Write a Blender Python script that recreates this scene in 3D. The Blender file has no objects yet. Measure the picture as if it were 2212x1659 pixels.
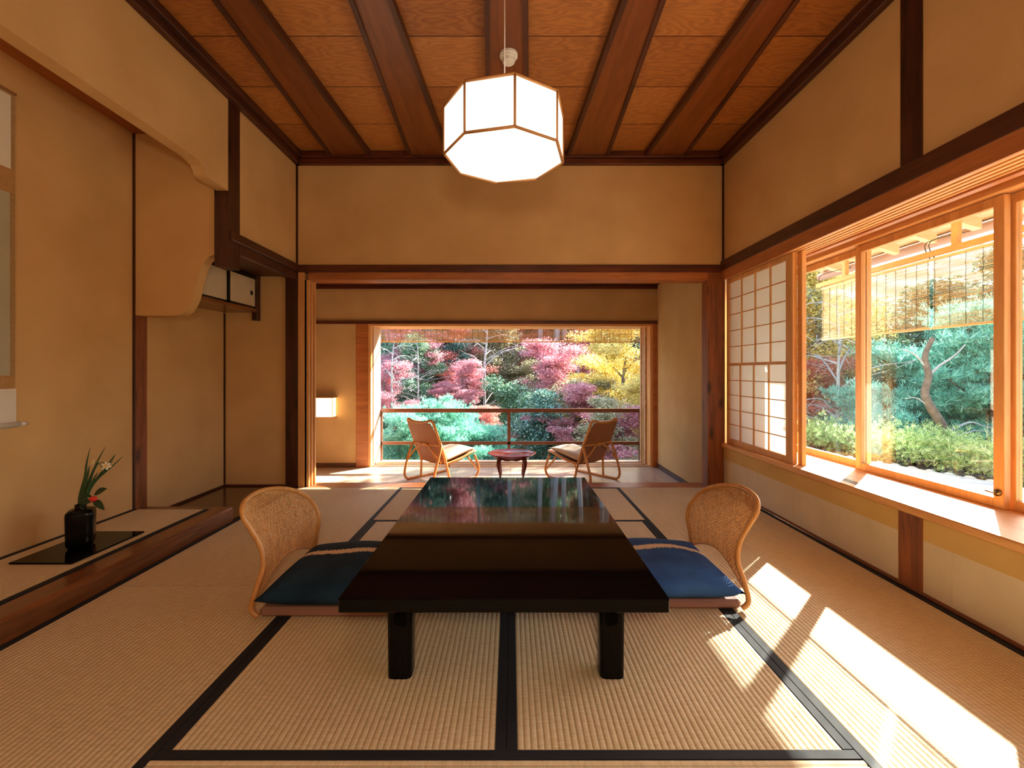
import bpy, bmesh, math, random
import numpy as np
from mathutils import Vector, Matrix
S = bpy.context.scene
COL = S.collection
PI = math.pi
# ------------------------------------------------------------------ camera
F, CX, CY, EYE = 980.0, 1103.0, 803.0, 1.04
cam = bpy.data.objects.new('camera', bpy.data.cameras.new('camera'))
COL.objects.link(cam)
cam.location = (0, 0, EYE); cam.rotation_euler = (PI / 2, 0, 0)
cam.data.sensor_width = 36.0; cam.data.lens = F / 2212 * 36.0
cam.data.shift_x = (1106 - CX) / 2212; cam.data.shift_y = -(829.5 - CY) / 2212
cam.data.clip_start = 0.02; cam.data.clip_end = 300
S.camera = cam
# ------------------------------------------------------------------ world, sun, view
W = bpy.data.worlds.new('world'); S.world = W; W.use_nodes = True
wn = W.node_tree; bg = wn.nodes['Background']
sky = wn.nodes.new('ShaderNodeTexSky'); sky.sky_type = 'NISHITA'; sky.sun_disc = False
sky.sun_elevation = math.radians(29.5); sky.sun_rotation = math.radians(45)
sky.air_density = 1.0; sky.dust_density = 1.5; sky.ozone_density = 1.0
wn.links.new(sky.outputs[0], bg.inputs[0]); bg.inputs[1].default_value = 1.15
sun = bpy.data.objects.new('sun', bpy.data.lights.new('sun', 'SUN')); COL.objects.link(sun)
sun.data.energy = 52.0; sun.data.angle = math.radians(0.55); sun.data.color = (1.0, 0.93, 0.82)
_el = math.radians(29.5)
_d = Vector((-math.cos(_el) * .7071, -math.cos(_el) * .7071, -math.sin(_el)))
sun.rotation_euler = _d.to_track_quat('-Z', 'Y').to_euler(); sun.location = (12, 12, 9)
def lamp(name, loc, energy, color, radius):
    l = bpy.data.lights.new(name, 'POINT'); l.energy = energy; l.color = color; l.shadow_soft_size = radius
    o = bpy.data.objects.new(name, l); o.location = loc; COL.objects.link(o); return o
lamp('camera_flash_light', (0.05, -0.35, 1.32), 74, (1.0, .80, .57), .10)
lamp('alcove_strip_light', (-2.15, 1.35, 2.52), 5, (1.0, .72, .42), .06)
S.view_settings.view_transform = 'Standard'; S.view_settings.look = 'None'
S.view_settings.gamma = 1.0; S.view_settings.use_curve_mapping = False
S.view_settings.exposure = -0.32
cy = S.cycles
cy.use_denoising = True; cy.max_bounces = 9; cy.diffuse_bounces = 4; cy.glossy_bounces = 4
cy.transmission_bounces = 6; cy.transparent_max_bounces = 12; cy.sample_clamp_indirect = 8.0
cy.caustics_reflective = False; cy.caustics_refractive = False
cy.use_adaptive_sampling = True; cy.adaptive_threshold = 0.03

# ------------------------------------------------------------------ materials
class NT:
    def __init__(s, name):
        s.m = bpy.data.materials.new(name); s.m.use_nodes = True
        s.t = s.m.node_tree; s.b = s.t.nodes['Principled BSDF']; s.out = s.t.nodes['Material Output']
    def n(s, typ, **kw):
        x = s.t.nodes.new(typ)
        for k, v in kw.items():
            if k.startswith('i_'):
                key = k[2:]
                x.inputs[int(key) if key.isdigit() else key.replace('_', ' ')].default_value = v
            else: setattr(x, k, v)
        return x
    def l(s, a, b): s.t.links.new(a, b)
    def coord(s, kind='Object', scale=(1, 1, 1)):
        tc = s.n('ShaderNodeTexCoord'); mp = s.n('ShaderNodeMapping'); mp.inputs['Scale'].default_value = scale
        s.l(tc.outputs[kind], mp.inputs[0]); return mp.outputs[0]
    def ramp(s, fac, stops):
        r = s.n('ShaderNodeValToRGB'); e = r.color_ramp.elements
        while len(e) < len(stops): e.new(0.5)
        for q, (p, c) in zip(e, stops): q.position = p; q.color = (*c, 1)
        s.l(fac, r.inputs[0]); return r.outputs[0]
    def bump(s, h, strength=.3, dist=.002):
        b = s.n('ShaderNodeBump'); b.inputs['Strength'].default_value = strength; b.inputs['Distance'].default_value = dist
        s.l(h, b.inputs['Height']); s.l(b.outputs[0], s.b.inputs['Normal'])
def simple(name, col, rough=.6, metal=0, spec=None, emit=None, es=0, coat=0):
    k = NT(name); k.b.inputs['Base Color'].default_value = (*col, 1); k.b.inputs['Roughness'].default_value = rough
    k.b.inputs['Metallic'].default_value = metal
    if spec is not None: k.b.inputs['Specular IOR Level'].default_value = spec
    if coat: k.b.inputs['Coat Weight'].default_value = coat; k.b.inputs['Coat Roughness'].default_value = .03
    if emit: k.b.inputs['Emission Color'].default_value = (*emit, 1); k.b.inputs['Emission Strength'].default_value = es
    return k.m
def wood(name, dark, light, axis='x', scale=6.0, rough=.45, knots=False, coat=0.0):
    k = NT(name)
    sc = {'x': (.9, 9, 9), 'y': (9, .9, 9), 'z': (9, 9, .9)}[axis]
    c = k.coord('Object', tuple(v * scale / 6 for v in sc))
    n1 = k.n('ShaderNodeTexNoise', i_Scale=2.2, i_Detail=5.0, i_Roughness=.6, i_Distortion=.7); k.l(c, n1.inputs['Vector'])
    n2 = k.n('ShaderNodeTexNoise', i_Scale=14.0, i_Detail=3.0); k.l(c, n2.inputs['Vector'])
    mx = k.n('ShaderNodeMath', operation='MULTIPLY_ADD'); k.l(n2.outputs[0], mx.inputs[0]); mx.inputs[1].default_value = .35; k.l(n1.outputs[0], mx.inputs[2])
    col = k.ramp(mx.outputs[0], [(.42, dark), (.85, light)])
    if knots:
        c2 = k.coord('Object', {'x': (2.2, 6, 6), 'y': (6, 2.2, 6), 'z': (6, 6, 2.2)}[axis])
        v = k.n('ShaderNodeTexVoronoi', i_Scale=1.3); k.l(c2, v.inputs['Vector'])
        f = k.ramp(v.outputs['Distance'], [(.08, (.12, .1, .1)), (.22, (1, 1, 1))])
        mm = k.n('ShaderNodeMix', data_type='RGBA', blend_type='MULTIPLY'); mm.inputs[0].default_value = .85
        k.l(col, mm.inputs[6]); k.l(f, mm.inputs[7]); col = mm.outputs[2]
    k.l(col, k.b.inputs['Base Color']); k.b.inputs['Roughness'].default_value = rough
    k.bump(mx.outputs[0], .15, .002)
    if coat: k.b.inputs['Coat Weight'].default_value = coat; k.b.inputs['Coat Roughness'].default_value = .15
    return k.m
def plaster(name, a, b, scale=3.0, fine=260):
    k = NT(name); c = k.coord('Object')
    n = k.n('ShaderNodeTexNoise', i_Scale=scale, i_Detail=3.0); k.l(c, n.inputs['Vector'])
    n2 = k.n('ShaderNodeTexNoise', i_Scale=float(fine), i_Detail=2.0); k.l(c, n2.inputs['Vector'])
    mx = k.n('ShaderNodeMath', operation='MULTIPLY_ADD'); k.l(n2.outputs[0], mx.inputs[0]); mx.inputs[1].default_value = .35; k.l(n.outputs[0], mx.inputs[2])
    k.l(k.ramp(mx.outputs[0], [(.35, a), (1.0, b)]), k.b.inputs['Base Color'])
    k.b.inputs['Roughness'].default_value = .92; k.b.inputs['Specular IOR Level'].default_value = .15
    k.bump(n2.outputs[0], .25, .0015); return k.m
def glass(name):
    k = NT(name); k.t.nodes.remove(k.b)
    ge = k.n('ShaderNodeNewGeometry'); im = k.n('ShaderNodeMapRange'); k.l(ge.outputs['Backfacing'], im.inputs[0])
    im.inputs[3].default_value = 1.62; im.inputs[4].default_value = 1 / 1.62
    fr = k.n('ShaderNodeFresnel'); k.l(im.outputs[0], fr.inputs[0]); tr = k.n('ShaderNodeBsdfTransparent'); gl = k.n('ShaderNodeBsdfGlossy', i_Roughness=.0)
    tr.inputs[0].default_value = (.95, .98, .97, 1)
    mx = k.n('ShaderNodeMixShader'); k.l(fr.outputs[0], mx.inputs[0]); k.l(tr.outputs[0], mx.inputs[1]); k.l(gl.outputs[0], mx.inputs[2])
    k.l(mx.outputs[0], k.out.inputs[0]); return k.m
def thin(name, col, trans=.45, var=None, gloss=0.0):
    """diffuse + translucent sheet: paper and leaves"""
    k = NT(name); k.t.nodes.remove(k.b)
    df = k.n('ShaderNodeBsdfDiffuse'); tl = k.n('ShaderNodeBsdfTranslucent'); mx = k.n('ShaderNodeMixShader'); mx.inputs[0].default_value = trans
    if var:
        g = k.n('ShaderNodeNewGeometry'); c = k.coord('Object'); n = k.n('ShaderNodeTexNoise', i_Scale=.9, i_Detail=2.0); k.l(c, n.inputs['Vector'])
        a = k.n('ShaderNodeMath', operation='MULTIPLY_ADD'); k.l(g.outputs['Random Per Island'], a.inputs[0]); a.inputs[1].default_value = .75
        s2 = k.n('ShaderNodeMath', operation='SUBTRACT'); k.l(n.outputs[0], s2.inputs[0]); s2.inputs[1].default_value = .28
        k.l(s2.outputs[0], a.inputs[2])
        cc = k.ramp(a.outputs[0], [(i / (len(var) - 1), v) for i, v in enumerate(var)])
        k.l(cc, df.inputs[0]); k.l(cc, tl.inputs[0])
    else:
        df.inputs[0].default_value = (*col, 1); tl.inputs[0].default_value = (*col, 1)
    k.l(df.outputs[0], mx.inputs[1]); k.l(tl.outputs[0], mx.inputs[2]); fin = mx.outputs[0]
    if gloss:
        gl = k.n('ShaderNodeBsdfGlossy', i_Roughness=.35); m2 = k.n('ShaderNodeMixShader'); m2.inputs[0].default_value = gloss
        k.l(fin, m2.inputs[1]); k.l(gl.outputs[0], m2.inputs[2]); fin = m2.outputs[0]
    k.l(fin, k.out.inputs[0]); return k.m

M = {}
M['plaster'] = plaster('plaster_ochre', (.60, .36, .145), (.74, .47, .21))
M['plaster_band'] = plaster('plaster_yellow', (.60, .38, .13), (.70, .46, .18))
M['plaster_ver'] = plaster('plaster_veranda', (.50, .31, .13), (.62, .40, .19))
M['washi'] = plaster('washi_wainscot', (.62, .50, .33), (.74, .61, .43), 5, 180)
M['dark_z'] = wood('dark_post_wood', (.014, .005, .003), (.085, .024, .010), 'z', 5, .4, True)
M['dark_y'] = wood('dark_rail_wood_y', (.022, .006, .003), (.10, .026, .009), 'y', 5, .45)
M['dark_x'] = wood('dark_rail_wood_x', (.022, .006, .003), (.14, .030, .010), 'x', 5, .4, True)
M['post_z'] = wood('red_post_wood', (.10, .028, .008), (.34, .10, .03), 'z', 5, .45, True)
M['lint_x'] = wood('lintel_wood_x', (.30, .085, .02), (.50, .17, .05), 'x', 5, .4)
M['lint_y'] = wood('lintel_wood_y', (.30, .085, .02), (.50, .17, .05), 'y', 5, .4)
M['cedar_x'] = wood('cedar_x', (.60, .26, .075), (.80, .42, .15), 'x', 5, .45)
M['cedar_y'] = wood('cedar_y', (.60, .26, .075), (.80, .42, .15), 'y', 5, .45)
M['cedar_z'] = wood('cedar_z', (.60, .26, .075), (.80, .42, .15), 'z', 5, .45)
M['pale_y'] = wood('pale_wood_y', (.50, .33, .18), (.72, .52, .33), 'y', 5, .5)
M['sunlit_z'] = wood('sunlit_wood_z', (.55, .42, .30), (.74, .60, .46), 'z', 5, .5)
M['pale_x'] = wood('pale_wood_x', (.50, .33, .18), (.72, .52, .33), 'x', 5, .5)
M['plank'] = wood('ceiling_plank', (.13, .030, .006), (.23, .065, .013), 'y', 4, .35)
M['beam'] = wood('alcove_beam', (.055, .016, .005), (.26, .085, .024), 'y', 4, .3, False, .3)
M['board'] = wood('alcove_floor_board', (.035, .012, .005), (.13, .05, .02), 'y', 4, .18, False, .4)
M['lacquer'] = simple('black_lacquer', (.0035, .003, .0028), .04, spec=.14)
M['lacq_red'] = simple('dark_red_lacquer', (.07, .010, .008), .06, spec=.15)
M['frame_black'] = simple('black_frame', (.006, .005, .005), .35)
M['heri'] = simple('tatami_border_cloth', (.006, .007, .010), .75)
M['heri_red'] = simple('thin_base_trim', (.22, .07, .025), .5)
M['cord_w'] = simple('white_cord', (.85, .80, .80), .5)
M['white_p'] = simple('white_plastic', (.78, .74, .66), .4)
M['metal'] = simple('latch_brass', (.30, .22, .12), .3, 1)
M['twine'] = simple('blind_twine', (.05, .05, .03), .8)
M['stone'] = plaster('terrace_stone', (.55, .53, .48), (.70, .68, .62), 8, 60)
M['glass'] = glass('window_glass')
M['paper'] = thin('shoji_paper', (.82, .80, .76), .5)
M['shade'] = simple('lantern_paper', (.9, .88, .82), .6, emit=(1.0, .89, .72), es=1.75)
M['sconce'] = simple('sconce_paper', (.9, .85, .7), .6, emit=(1.0, .66, .30), es=5.0)
M['lampwood'] = simple('lantern_frame_wood', (.55, .26, .09), .5)
M['rattan'] = wood('rattan_pole', (.48, .19, .045), (.68, .33, .10), 'z', 9, .35)
M['cane'] = wood('cane_strand', (.52, .24, .075), (.78, .42, .16), 'z', 14, .45)
M['seat_leather'] = simple('seat_base_cover', (.30, .15, .11), .5)
M['cush'] = simple('beige_cushion', (.62, .50, .36), .85)
M['bark'] = plaster('bark', (.10, .075, .06), (.24, .19, .16), 9, 60)
M['bark_p'] = plaster('pale_bark', (.26, .25, .24), (.52, .50, .49), 9, 50)
M['bark_b'] = plaster('pine_bark', (.10, .07, .055), (.26, .19, .15), 14, 50)
M['ground'] = plaster('forest_floor', (.05, .07, .03), (.16, .15, .08), 1.5, 12)
M['leaf_pink'] = thin('leaf_pink', None, .4, [(.38, .11, .13), (.68, .30, .34), (.86, .54, .56)])
M['leaf_red'] = thin('leaf_red', None, .4, [(.40, .10, .09), (.75, .28, .22), (.88, .48, .38)])
M['leaf_yel'] = thin('leaf_yellow', None, .45, [(.30, .34, .10), (.78, .62, .18), (.96, .84, .40)])
M['leaf_grn'] = thin('leaf_green', None, .35, [(.05, .14, .07), (.15, .34, .18), (.36, .54, .30)], .14)
M['leaf_olv'] = thin('leaf_olive', None, .35, [(.16, .17, .07), (.36, .36, .17), (.56, .46, .28)], .14)
M['leaf_dark'] = thin('leaf_dark', None, .2, [(.03, .09, .06), (.08, .22, .15), (.22, .40, .30)], .14)
M['needle'] = thin('pine_needle', None, .3, [(.03, .16, .12), (.20, .56, .43), (.52, .88, .72)])
M['leaf_hedge'] = thin('hedge_leaf', None, .35, [(.16, .30, .08), (.48, .64, .24), (.80, .88, .52)])
def tatami_mat(ax):
    k = NT('tatami_straw_' + ax)
    # across-strand coordinate makes the fine rush lines perpendicular to the ridges
    c = k.coord('Object', (1, 1, 1)); sx = k.n('ShaderNodeSeparateXYZ'); k.l(c, sx.inputs[0])
    al, ac = (sx.outputs[1], sx.outputs[0]) if ax == 'y' else (sx.outputs[0], sx.outputs[1])
    m1 = k.n('ShaderNodeMath', operation='MULTIPLY'); k.l(al, m1.inputs[0]); m1.inputs[1].default_value = 2 * PI / .0042
    s1 = k.n('ShaderNodeMath', operation='SINE'); k.l(m1.outputs[0], s1.inputs[0])
    cb = k.n('ShaderNodeCombineXYZ')
    q1 = k.n('ShaderNodeMath', operation='MULTIPLY'); k.l(al, q1.inputs[0]); q1.inputs[1].default_value = 130
    q2 = k.n('ShaderNodeMath', operation='MULTIPLY'); k.l(ac, q2.inputs[0]); q2.inputs[1].default_value = 22
    k.l(q1.outputs[0], cb.inputs[0]); k.l(q2.outputs[0], cb.inputs[1])
    n = k.n('ShaderNodeTexNoise', i_Scale=1.0, i_Detail=2.0); k.l(cb.outputs[0], n.inputs['Vector'])
    n3 = k.n('ShaderNodeTexNoise', i_Scale=1.4, i_Detail=2.0); k.l(c, n3.inputs['Vector'])
    ad = k.n('ShaderNodeMath', operation='MULTIPLY_ADD'); k.l(n3.outputs[0], ad.inputs[0]); ad.inputs[1].default_value = .6; k.l(n.outputs[0], ad.inputs[2])
    base = k.ramp(ad.outputs[0], [(.5, (.62, .47, .265)), (1.15, (.77, .62, .385))])
    mr = k.n('ShaderNodeMapRange'); k.l(sx.outputs[2], mr.inputs[0]); mr.inputs[1].default_value = .0470; mr.inputs[2].default_value = .0493
    gr = k.ramp(mr.outputs[0], [(0, (.60, .54, .46)), (1, (1, 1, 1))])
    mm = k.n('ShaderNodeMix', data_type='RGBA', blend_type='MULTIPLY'); mm.inputs[0].default_value = 1.0
    k.l(base, mm.inputs[6]); k.l(gr, mm.inputs[7]); k.l(mm.outputs[2], k.b.inputs['Base Color'])
    k.b.inputs['Roughness'].default_value = .55; k.b.inputs['Specular IOR Level'].default_value = .35
    k.bump(s1.outputs[0], .25, .0006); return k.m
M['tat_y'] = tatami_mat('y'); M['tat_x'] = tatami_mat('x')
def ceiling_mat():
    k = NT('ceiling_boards'); tc = k.n('ShaderNodeTexCoord'); sx = k.n('ShaderNodeSeparateXYZ'); k.l(tc.outputs['Object'], sx.inputs[0])
    # every cross board and every bay takes its own cut of the log
    a = k.n('ShaderNodeMath', operation='MULTIPLY_ADD'); k.l(sx.outputs[1], a.inputs[0]); a.inputs[1].default_value = 1 / .47; a.inputs[2].default_value = (.995 - 2.65) / .47 + 40
    fl = k.n('ShaderNodeMath', operation='FLOOR'); k.l(a.outputs[0], fl.inputs[0])
    b = k.n('ShaderNodeMath', operation='MULTIPLY_ADD'); k.l(sx.outputs[0], b.inputs[0]); b.inputs[1].default_value = 1 / .70; b.inputs[2].default_value = (-.49 + .022) / .70 + 20
    f2 = k.n('ShaderNodeMath', operation='FLOOR'); k.l(b.outputs[0], f2.inputs[0])
    cb = k.n('ShaderNodeCombineXYZ'); k.l(fl.outputs[0], cb.inputs[0]); k.l(f2.outputs[0], cb.inputs[1])
    wnz = k.n('ShaderNodeTexWhiteNoise'); k.l(cb.outputs[0], wnz.inputs['Vector'])
    vm = k.n('ShaderNodeVectorMath', operation='SCALE'); k.l(wnz.outputs['Color'], vm.inputs[0]); vm.inputs['Scale'].default_value = 9.0
    ad = k.n('ShaderNodeVectorMath', operation='ADD'); k.l(tc.outputs['Object'], ad.inputs[0]); k.l(vm.outputs[0], ad.inputs[1])
    mp = k.n('ShaderNodeMapping'); mp.inputs['Scale'].default_value = (1.1, 4.2, 1); k.l(ad.outputs[0], mp.inputs[0])
    n0 = k.n('ShaderNodeTexNoise', i_Scale=1.5, i_Detail=3.0, i_Roughness=.5); k.l(mp.outputs[0], n0.inputs['Vector'])
    mu = k.n('ShaderNodeMath', operation='MULTIPLY'); k.l(n0.outputs[0], mu.inputs[0]); mu.inputs[1].default_value = 95
    sn = k.n('ShaderNodeMath', operation='SINE'); k.l(mu.outputs[0], sn.inputs[0])
    m2 = k.n('ShaderNodeMath', operation='MULTIPLY_ADD'); k.l(sn.outputs[0], m2.inputs[0]); m2.inputs[1].default_value = .20
    wv_ = k.n('ShaderNodeMath', operation='MULTIPLY_ADD'); k.l(wnz.outputs['Value'], wv_.inputs[0]); wv_.inputs[1].default_value = .5; wv_.inputs[2].default_value = .2; k.l(wv_.outputs[0], m2.inputs[2])
    k.l(k.ramp(m2.outputs[0], [(-.1, (.27, .085, .020)), (.5, (.40, .145, .030)), (1.0, (.54, .215, .050))]), k.b.inputs['Base Color'])
    k.b.inputs['Roughness'].default_value = .5; k.bump(sn.outputs[0], .1, .001); return k.m
M['ceil'] = ceiling_mat()
def floor_mat():
    k = NT('veranda_boards'); tc = k.n('ShaderNodeTexCoord'); sx = k.n('ShaderNodeSeparateXYZ'); k.l(tc.outputs['Object'], sx.inputs[0])
    a = k.n('ShaderNodeMath', operation='MULTIPLY'); k.l(sx.outputs[0], a.inputs[0]); a.inputs[1].default_value = 1 / .21
    fl = k.n('ShaderNodeMath', operation='FLOOR'); k.l(a.outputs[0], fl.inputs[0]); fr = k.n('ShaderNodeMath', operation='FRACT'); k.l(a.outputs[0], fr.inputs[0])
    wnz = k.n('ShaderNodeTexWhiteNoise', noise_dimensions='1D'); k.l(fl.outputs[0], wnz.inputs['W'])
    col = k.ramp(wnz.outputs['Value'], [(0, (.48, .36, .26)), (1, (.60, .47, .35))])
    seam = k.ramp(fr.outputs[0], [(0, (.15, .12, .1)), (.03, (1, 1, 1))])
    mm = k.n('ShaderNodeMix', data_type='RGBA', blend_type='MULTIPLY'); mm.inputs[0].default_value = 1.0
    k.l(col, mm.inputs[6]); k.l(seam, mm.inputs[7]); k.l(mm.outputs[2], k.b.inputs['Base Color']); k.b.inputs['Roughness'].default_value = .28; return k.m
M['vfloor'] = floor_mat()
def cushion_mat(name, base, hi, stripe_y):
    k = NT(name); c = k.coord('Object'); sx = k.n('ShaderNodeSeparateXYZ'); k.l(c, sx.inputs[0])
    n = k.n('ShaderNodeTexNoise', i_Scale=7.0, i_Detail=2.0); k.l(c, n.inputs['Vector'])
    base_c = k.ramp(n.outputs[0], [(.3, base), (.75, hi)])
    cm = k.n('ShaderNodeMapping'); cm.inputs['Scale'].default_value = (95, 12, 1); k.l(c, cm.inputs[0])
    v = k.n('ShaderNodeTexNoise', i_Scale=1.0, i_Detail=1.0); k.l(cm.outputs[0], v.inputs['Vector'])
    z = k.n('ShaderNodeMath', operation='SUBTRACT'); k.l(sx.outputs[1], z.inputs[0]); z.inputs[1].default_value = stripe_y
    ab = k.n('ShaderNodeMath', operation='ABSOLUTE'); k.l(z.outputs[0], ab.inputs[0])
    w = k.n('ShaderNodeMath', operation='MULTIPLY_ADD'); k.l(v.outputs[0], w.inputs[0]); w.inputs[1].default_value = -.036; k.l(ab.outputs[0], w.inputs[2])
    f = k.ramp(w.outputs[0], [(0, (1, 1, 1)), (.004, (0, 0, 0))])
    # ramp works on 0..1 so shift the band
    r = f.node; r.color_ramp.elements[0].position = 0.0; r.color_ramp.elements[1].position = 0.012
    mm = k.n('ShaderNodeMix', data_type='RGBA'); k.l(f, mm.inputs[0]); k.l(base_c, mm.inputs[6]); mm.inputs[7].default_value = (.78, .60, .42, 1)
    k.l(mm.outputs[2], k.b.inputs['Base Color']); k.b.inputs['Roughness'].default_value = .85
    wv = k.n('ShaderNodeTexNoise', i_Scale=320.0); k.l(c, wv.inputs['Vector']); k.bump(wv.outputs[0], .4, .001)
    k.b.inputs['Specular IOR Level'].default_value = .2
    return k.m
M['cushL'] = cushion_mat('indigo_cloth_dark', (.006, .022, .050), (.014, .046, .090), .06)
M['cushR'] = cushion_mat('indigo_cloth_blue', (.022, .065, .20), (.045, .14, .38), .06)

# ------------------------------------------------------------------ object helpers
def tag(o, label=None, cat=None, group=None, kind=None):
    if label: o['label'] = label
    if cat: o['category'] = cat
    if group: o['group'] = group
    if kind: o['kind'] = kind
    return o
def worigin(p):
    v = Vector((0, 0, 0))
    while p is not None: v = v + p.location; p = p.parent
    return v
def empty(name, loc, label, cat, group=None, rz=0):
    o = bpy.data.objects.new(name, None); o.location = loc; o.rotation_euler = (0, 0, rz); o.empty_display_size = .05
    COL.objects.link(o); return tag(o, label, cat, group)
class MB:
    """collects geometry (world coordinates unless local=True at build)"""
    def __init__(s): s.v = []; s.f = []; s.sm = []
    def add(s, vs, fs, smooth=False):
        b = len(s.v); s.v += [tuple(v) for v in vs]; s.f += [tuple(i + b for i in f) for f in fs]; s.sm += [smooth] * len(fs); return s
    def box(s, x0, x1, y0, y1, z0, z1, bev=0.0):
        x0, x1 = sorted((x0, x1)); y0, y1 = sorted((y0, y1)); z0, z1 = sorted((z0, z1))
        if bev <= 0 or min(x1 - x0, y1 - y0, z1 - z0) < 2.5 * bev:
            v = [(x, y, z) for z in (z0, z1) for y in (y0, y1) for x in (x0, x1)]
            return s.add(v, [(0, 2, 3, 1), (4, 5, 7, 6), (0, 1, 5, 4), (2, 6, 7, 3), (0, 4, 6, 2), (1, 3, 7, 5)])
        bm = bmesh.new(); bmesh.ops.create_cube(bm, size=1)
        for v in bm.verts: v.co = Vector((x0 + (v.co.x + .5) * (x1 - x0), y0 + (v.co.y + .5) * (y1 - y0), z0 + (v.co.z + .5) * (z1 - z0)))
        bmesh.ops.bevel(bm, geom=bm.edges[:], offset=bev, segments=1, affect='EDGES', profile=.5)
        bm.verts.ensure_lookup_table(); bm.verts.index_update()
        s.add([v.co[:] for v in bm.verts], [[v.index for v in f.verts] for f in bm.faces]); bm.free(); return s
    def tube(s, pts, rad, seg=8, closed=False, flat=1.0, caps=True):
        pts = [Vector(p) for p in pts]; n = len(pts)
        if not hasattr(rad, '__len__'): rad = [rad] * n
        rings = []; up = None
        for i, p in enumerate(pts):
            a = pts[(i - 1) % n] if (closed or i > 0) else p; b = pts[(i + 1) % n] if (closed or i < n - 1) else p
            t = (b - a); t = t.normalized() if t.length > 1e-9 else Vector((0, 0, 1))
            if up is None: up = Vector((0, 0, 1)) if abs(t.z) < .9 else Vector((0, 1, 0))
            u = t.cross(up); u = u.normalized() if u.length > 1e-6 else t.orthogonal().normalized()
            w = u.cross(t).normalized(); up = w
            rings.append([p + (u * math.cos(2 * PI * k / seg) + w * math.sin(2 * PI * k / seg) * flat) * rad[i] for k in range(seg)])
        vs = [v for r in rings for v in r]; fs = []
        for i in range(n if closed else n - 1):
            j = (i + 1) % n
            for k in range(seg): fs.append((i * seg + k, i * seg + (k + 1) % seg, j * seg + (k + 1) % seg, j * seg + k))
        if not closed and caps: fs += [tuple(range(seg))[::-1], tuple((n - 1) * seg + k for k in range(seg))]
        return s.add(vs, fs, True)
    def grid(s, P, smooth=True, closed_u=False):
        n = len(P); m = len(P[0]); vs = [q for r in P for q in r]; fs = []
        for i in range(n - 1):
            for j in range(m if closed_u else m - 1): fs.append((i * m + j, i * m + (j + 1) % m, (i + 1) * m + (j + 1) % m, (i + 1) * m + j))
        return s.add(vs, fs, smooth)
    def prism(s, poly, a, b, axis='y', smooth=False):
        """extrude 2D polygon between a and b along axis; poly in the other two axes (ordered x,y,z minus axis)"""
        def pt(u, v, w): return {'y': (u, w, v), 'x': (w, u, v), 'z': (u, v, w)}[axis]
        n = len(poly); vs = [pt(u, v, a) for u, v in poly] + [pt(u, v, b) for u, v in poly]
        fs = [tuple(range(n)), tuple(range(n, 2 * n))[::-1]]
        s.add(vs, fs); base = len(s.v) - 2 * n
        for i in range(n):
            j = (i + 1) % n; s.f.append((base + i, base + n + i, base + n + j, base + j)); s.sm.append(smooth)
        return s
    def lathe(s, prof, c, seg=24, smooth=True):
        P = [[(c[0] + r * math.cos(2 * PI * k / seg), c[1] + r * math.sin(2 * PI * k / seg), c[2] + z) for k in range(seg)] for r, z in prof]
        return s.grid(P, smooth, True)
    def build(s, name, mat, parent=None, local=False):
        me = bpy.data.meshes.new(name); off = Vector((0, 0, 0)) if local or parent is None else worigin(parent)
        if parent is None and not local and s.v:
            a = np.array(s.v); lo = a.min(0); hi = a.max(0); off = Vector(((lo[0] + hi[0]) / 2, (lo[1] + hi[1]) / 2, lo[2]))
        me.from_pydata([(v[0] - off[0], v[1] - off[1], v[2] - off[2]) for v in s.v], [], s.f)
        me.polygons.foreach_set('use_smooth', s.sm); me.materials.append(M[mat] if isinstance(mat, str) else mat)
        bm = bmesh.new(); bm.from_mesh(me); bmesh.ops.recalc_face_normals(bm, faces=bm.faces[:]); bm.to_mesh(me); bm.free()
        me.update(); o = bpy.data.objects.new(name, me); COL.objects.link(o); o.parent = parent
        if parent is None: o.location = off
        return o
def B(x0, x1, y0, y1, z0, z1, bev=0.0): return MB().box(x0, x1, y0, y1, z0, z1, bev)
def struct(mb, name, mat): return tag(mb.build(name, mat), kind='structure')
def sstruct(o, label=None): o['kind'] = 'structure'; return o
trim_i = [0]
def trim(mb, mat, parent=None):
    trim_i[0] += 1; return struct(mb, 'trim_%d' % trim_i[0], mat)
def smooth_path(pts, n=6):
    """Catmull-Rom through the points"""
    P = [Vector(p) for p in pts]; out = []
    for i in range(len(P) - 1):
        p0 = P[max(i - 1, 0)]; p1 = P[i]; p2 = P[i + 1]; p3 = P[min(i + 2, len(P) - 1)]
        for k in range(n):
            t = k / n; out.append(.5 * ((2 * p1) + (p2 - p0) * t + (2 * p0 - 5 * p1 + 4 * p2 - p3) * t * t + (3 * p1 - p0 - 3 * p2 + p3) * t ** 3))
    out.append(P[-1]); return out
def copy_tree(o, parent=None):
    c = o.copy(); COL.objects.link(c); c.parent = parent
    for ch in [q for q in bpy.data.objects if q.parent is o]: copy_tree(ch, c)
    return c

# ================================================================== ROOM SHELL
XL, XR, YB, ZC = -1.93, 1.92, 4.09, 3.0
XT, YF = -2.60, -2.2           # back plane of the alcove, wall behind the camera
VZ, YV, YO = -0.13, 5.57, 5.95  # veranda floor, its window wall, outer face
struct(B(XT - .3, 2.05, YF - .1, 4.10, -.25, -.055), 'floor', 'board')
struct(B(XT - .5, XR + .2, YF - .1, YB + .2, ZC, ZC + .08), 'ceiling', 'ceil')
struct(B(-1.915, 1.905, YB, YB + .12, 2.0, ZC), 'wall_back', 'plaster')
struct(B(XT - .2, XR + .2, YF - .12, YF, -.05, ZC), 'wall_front', 'plaster')
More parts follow.
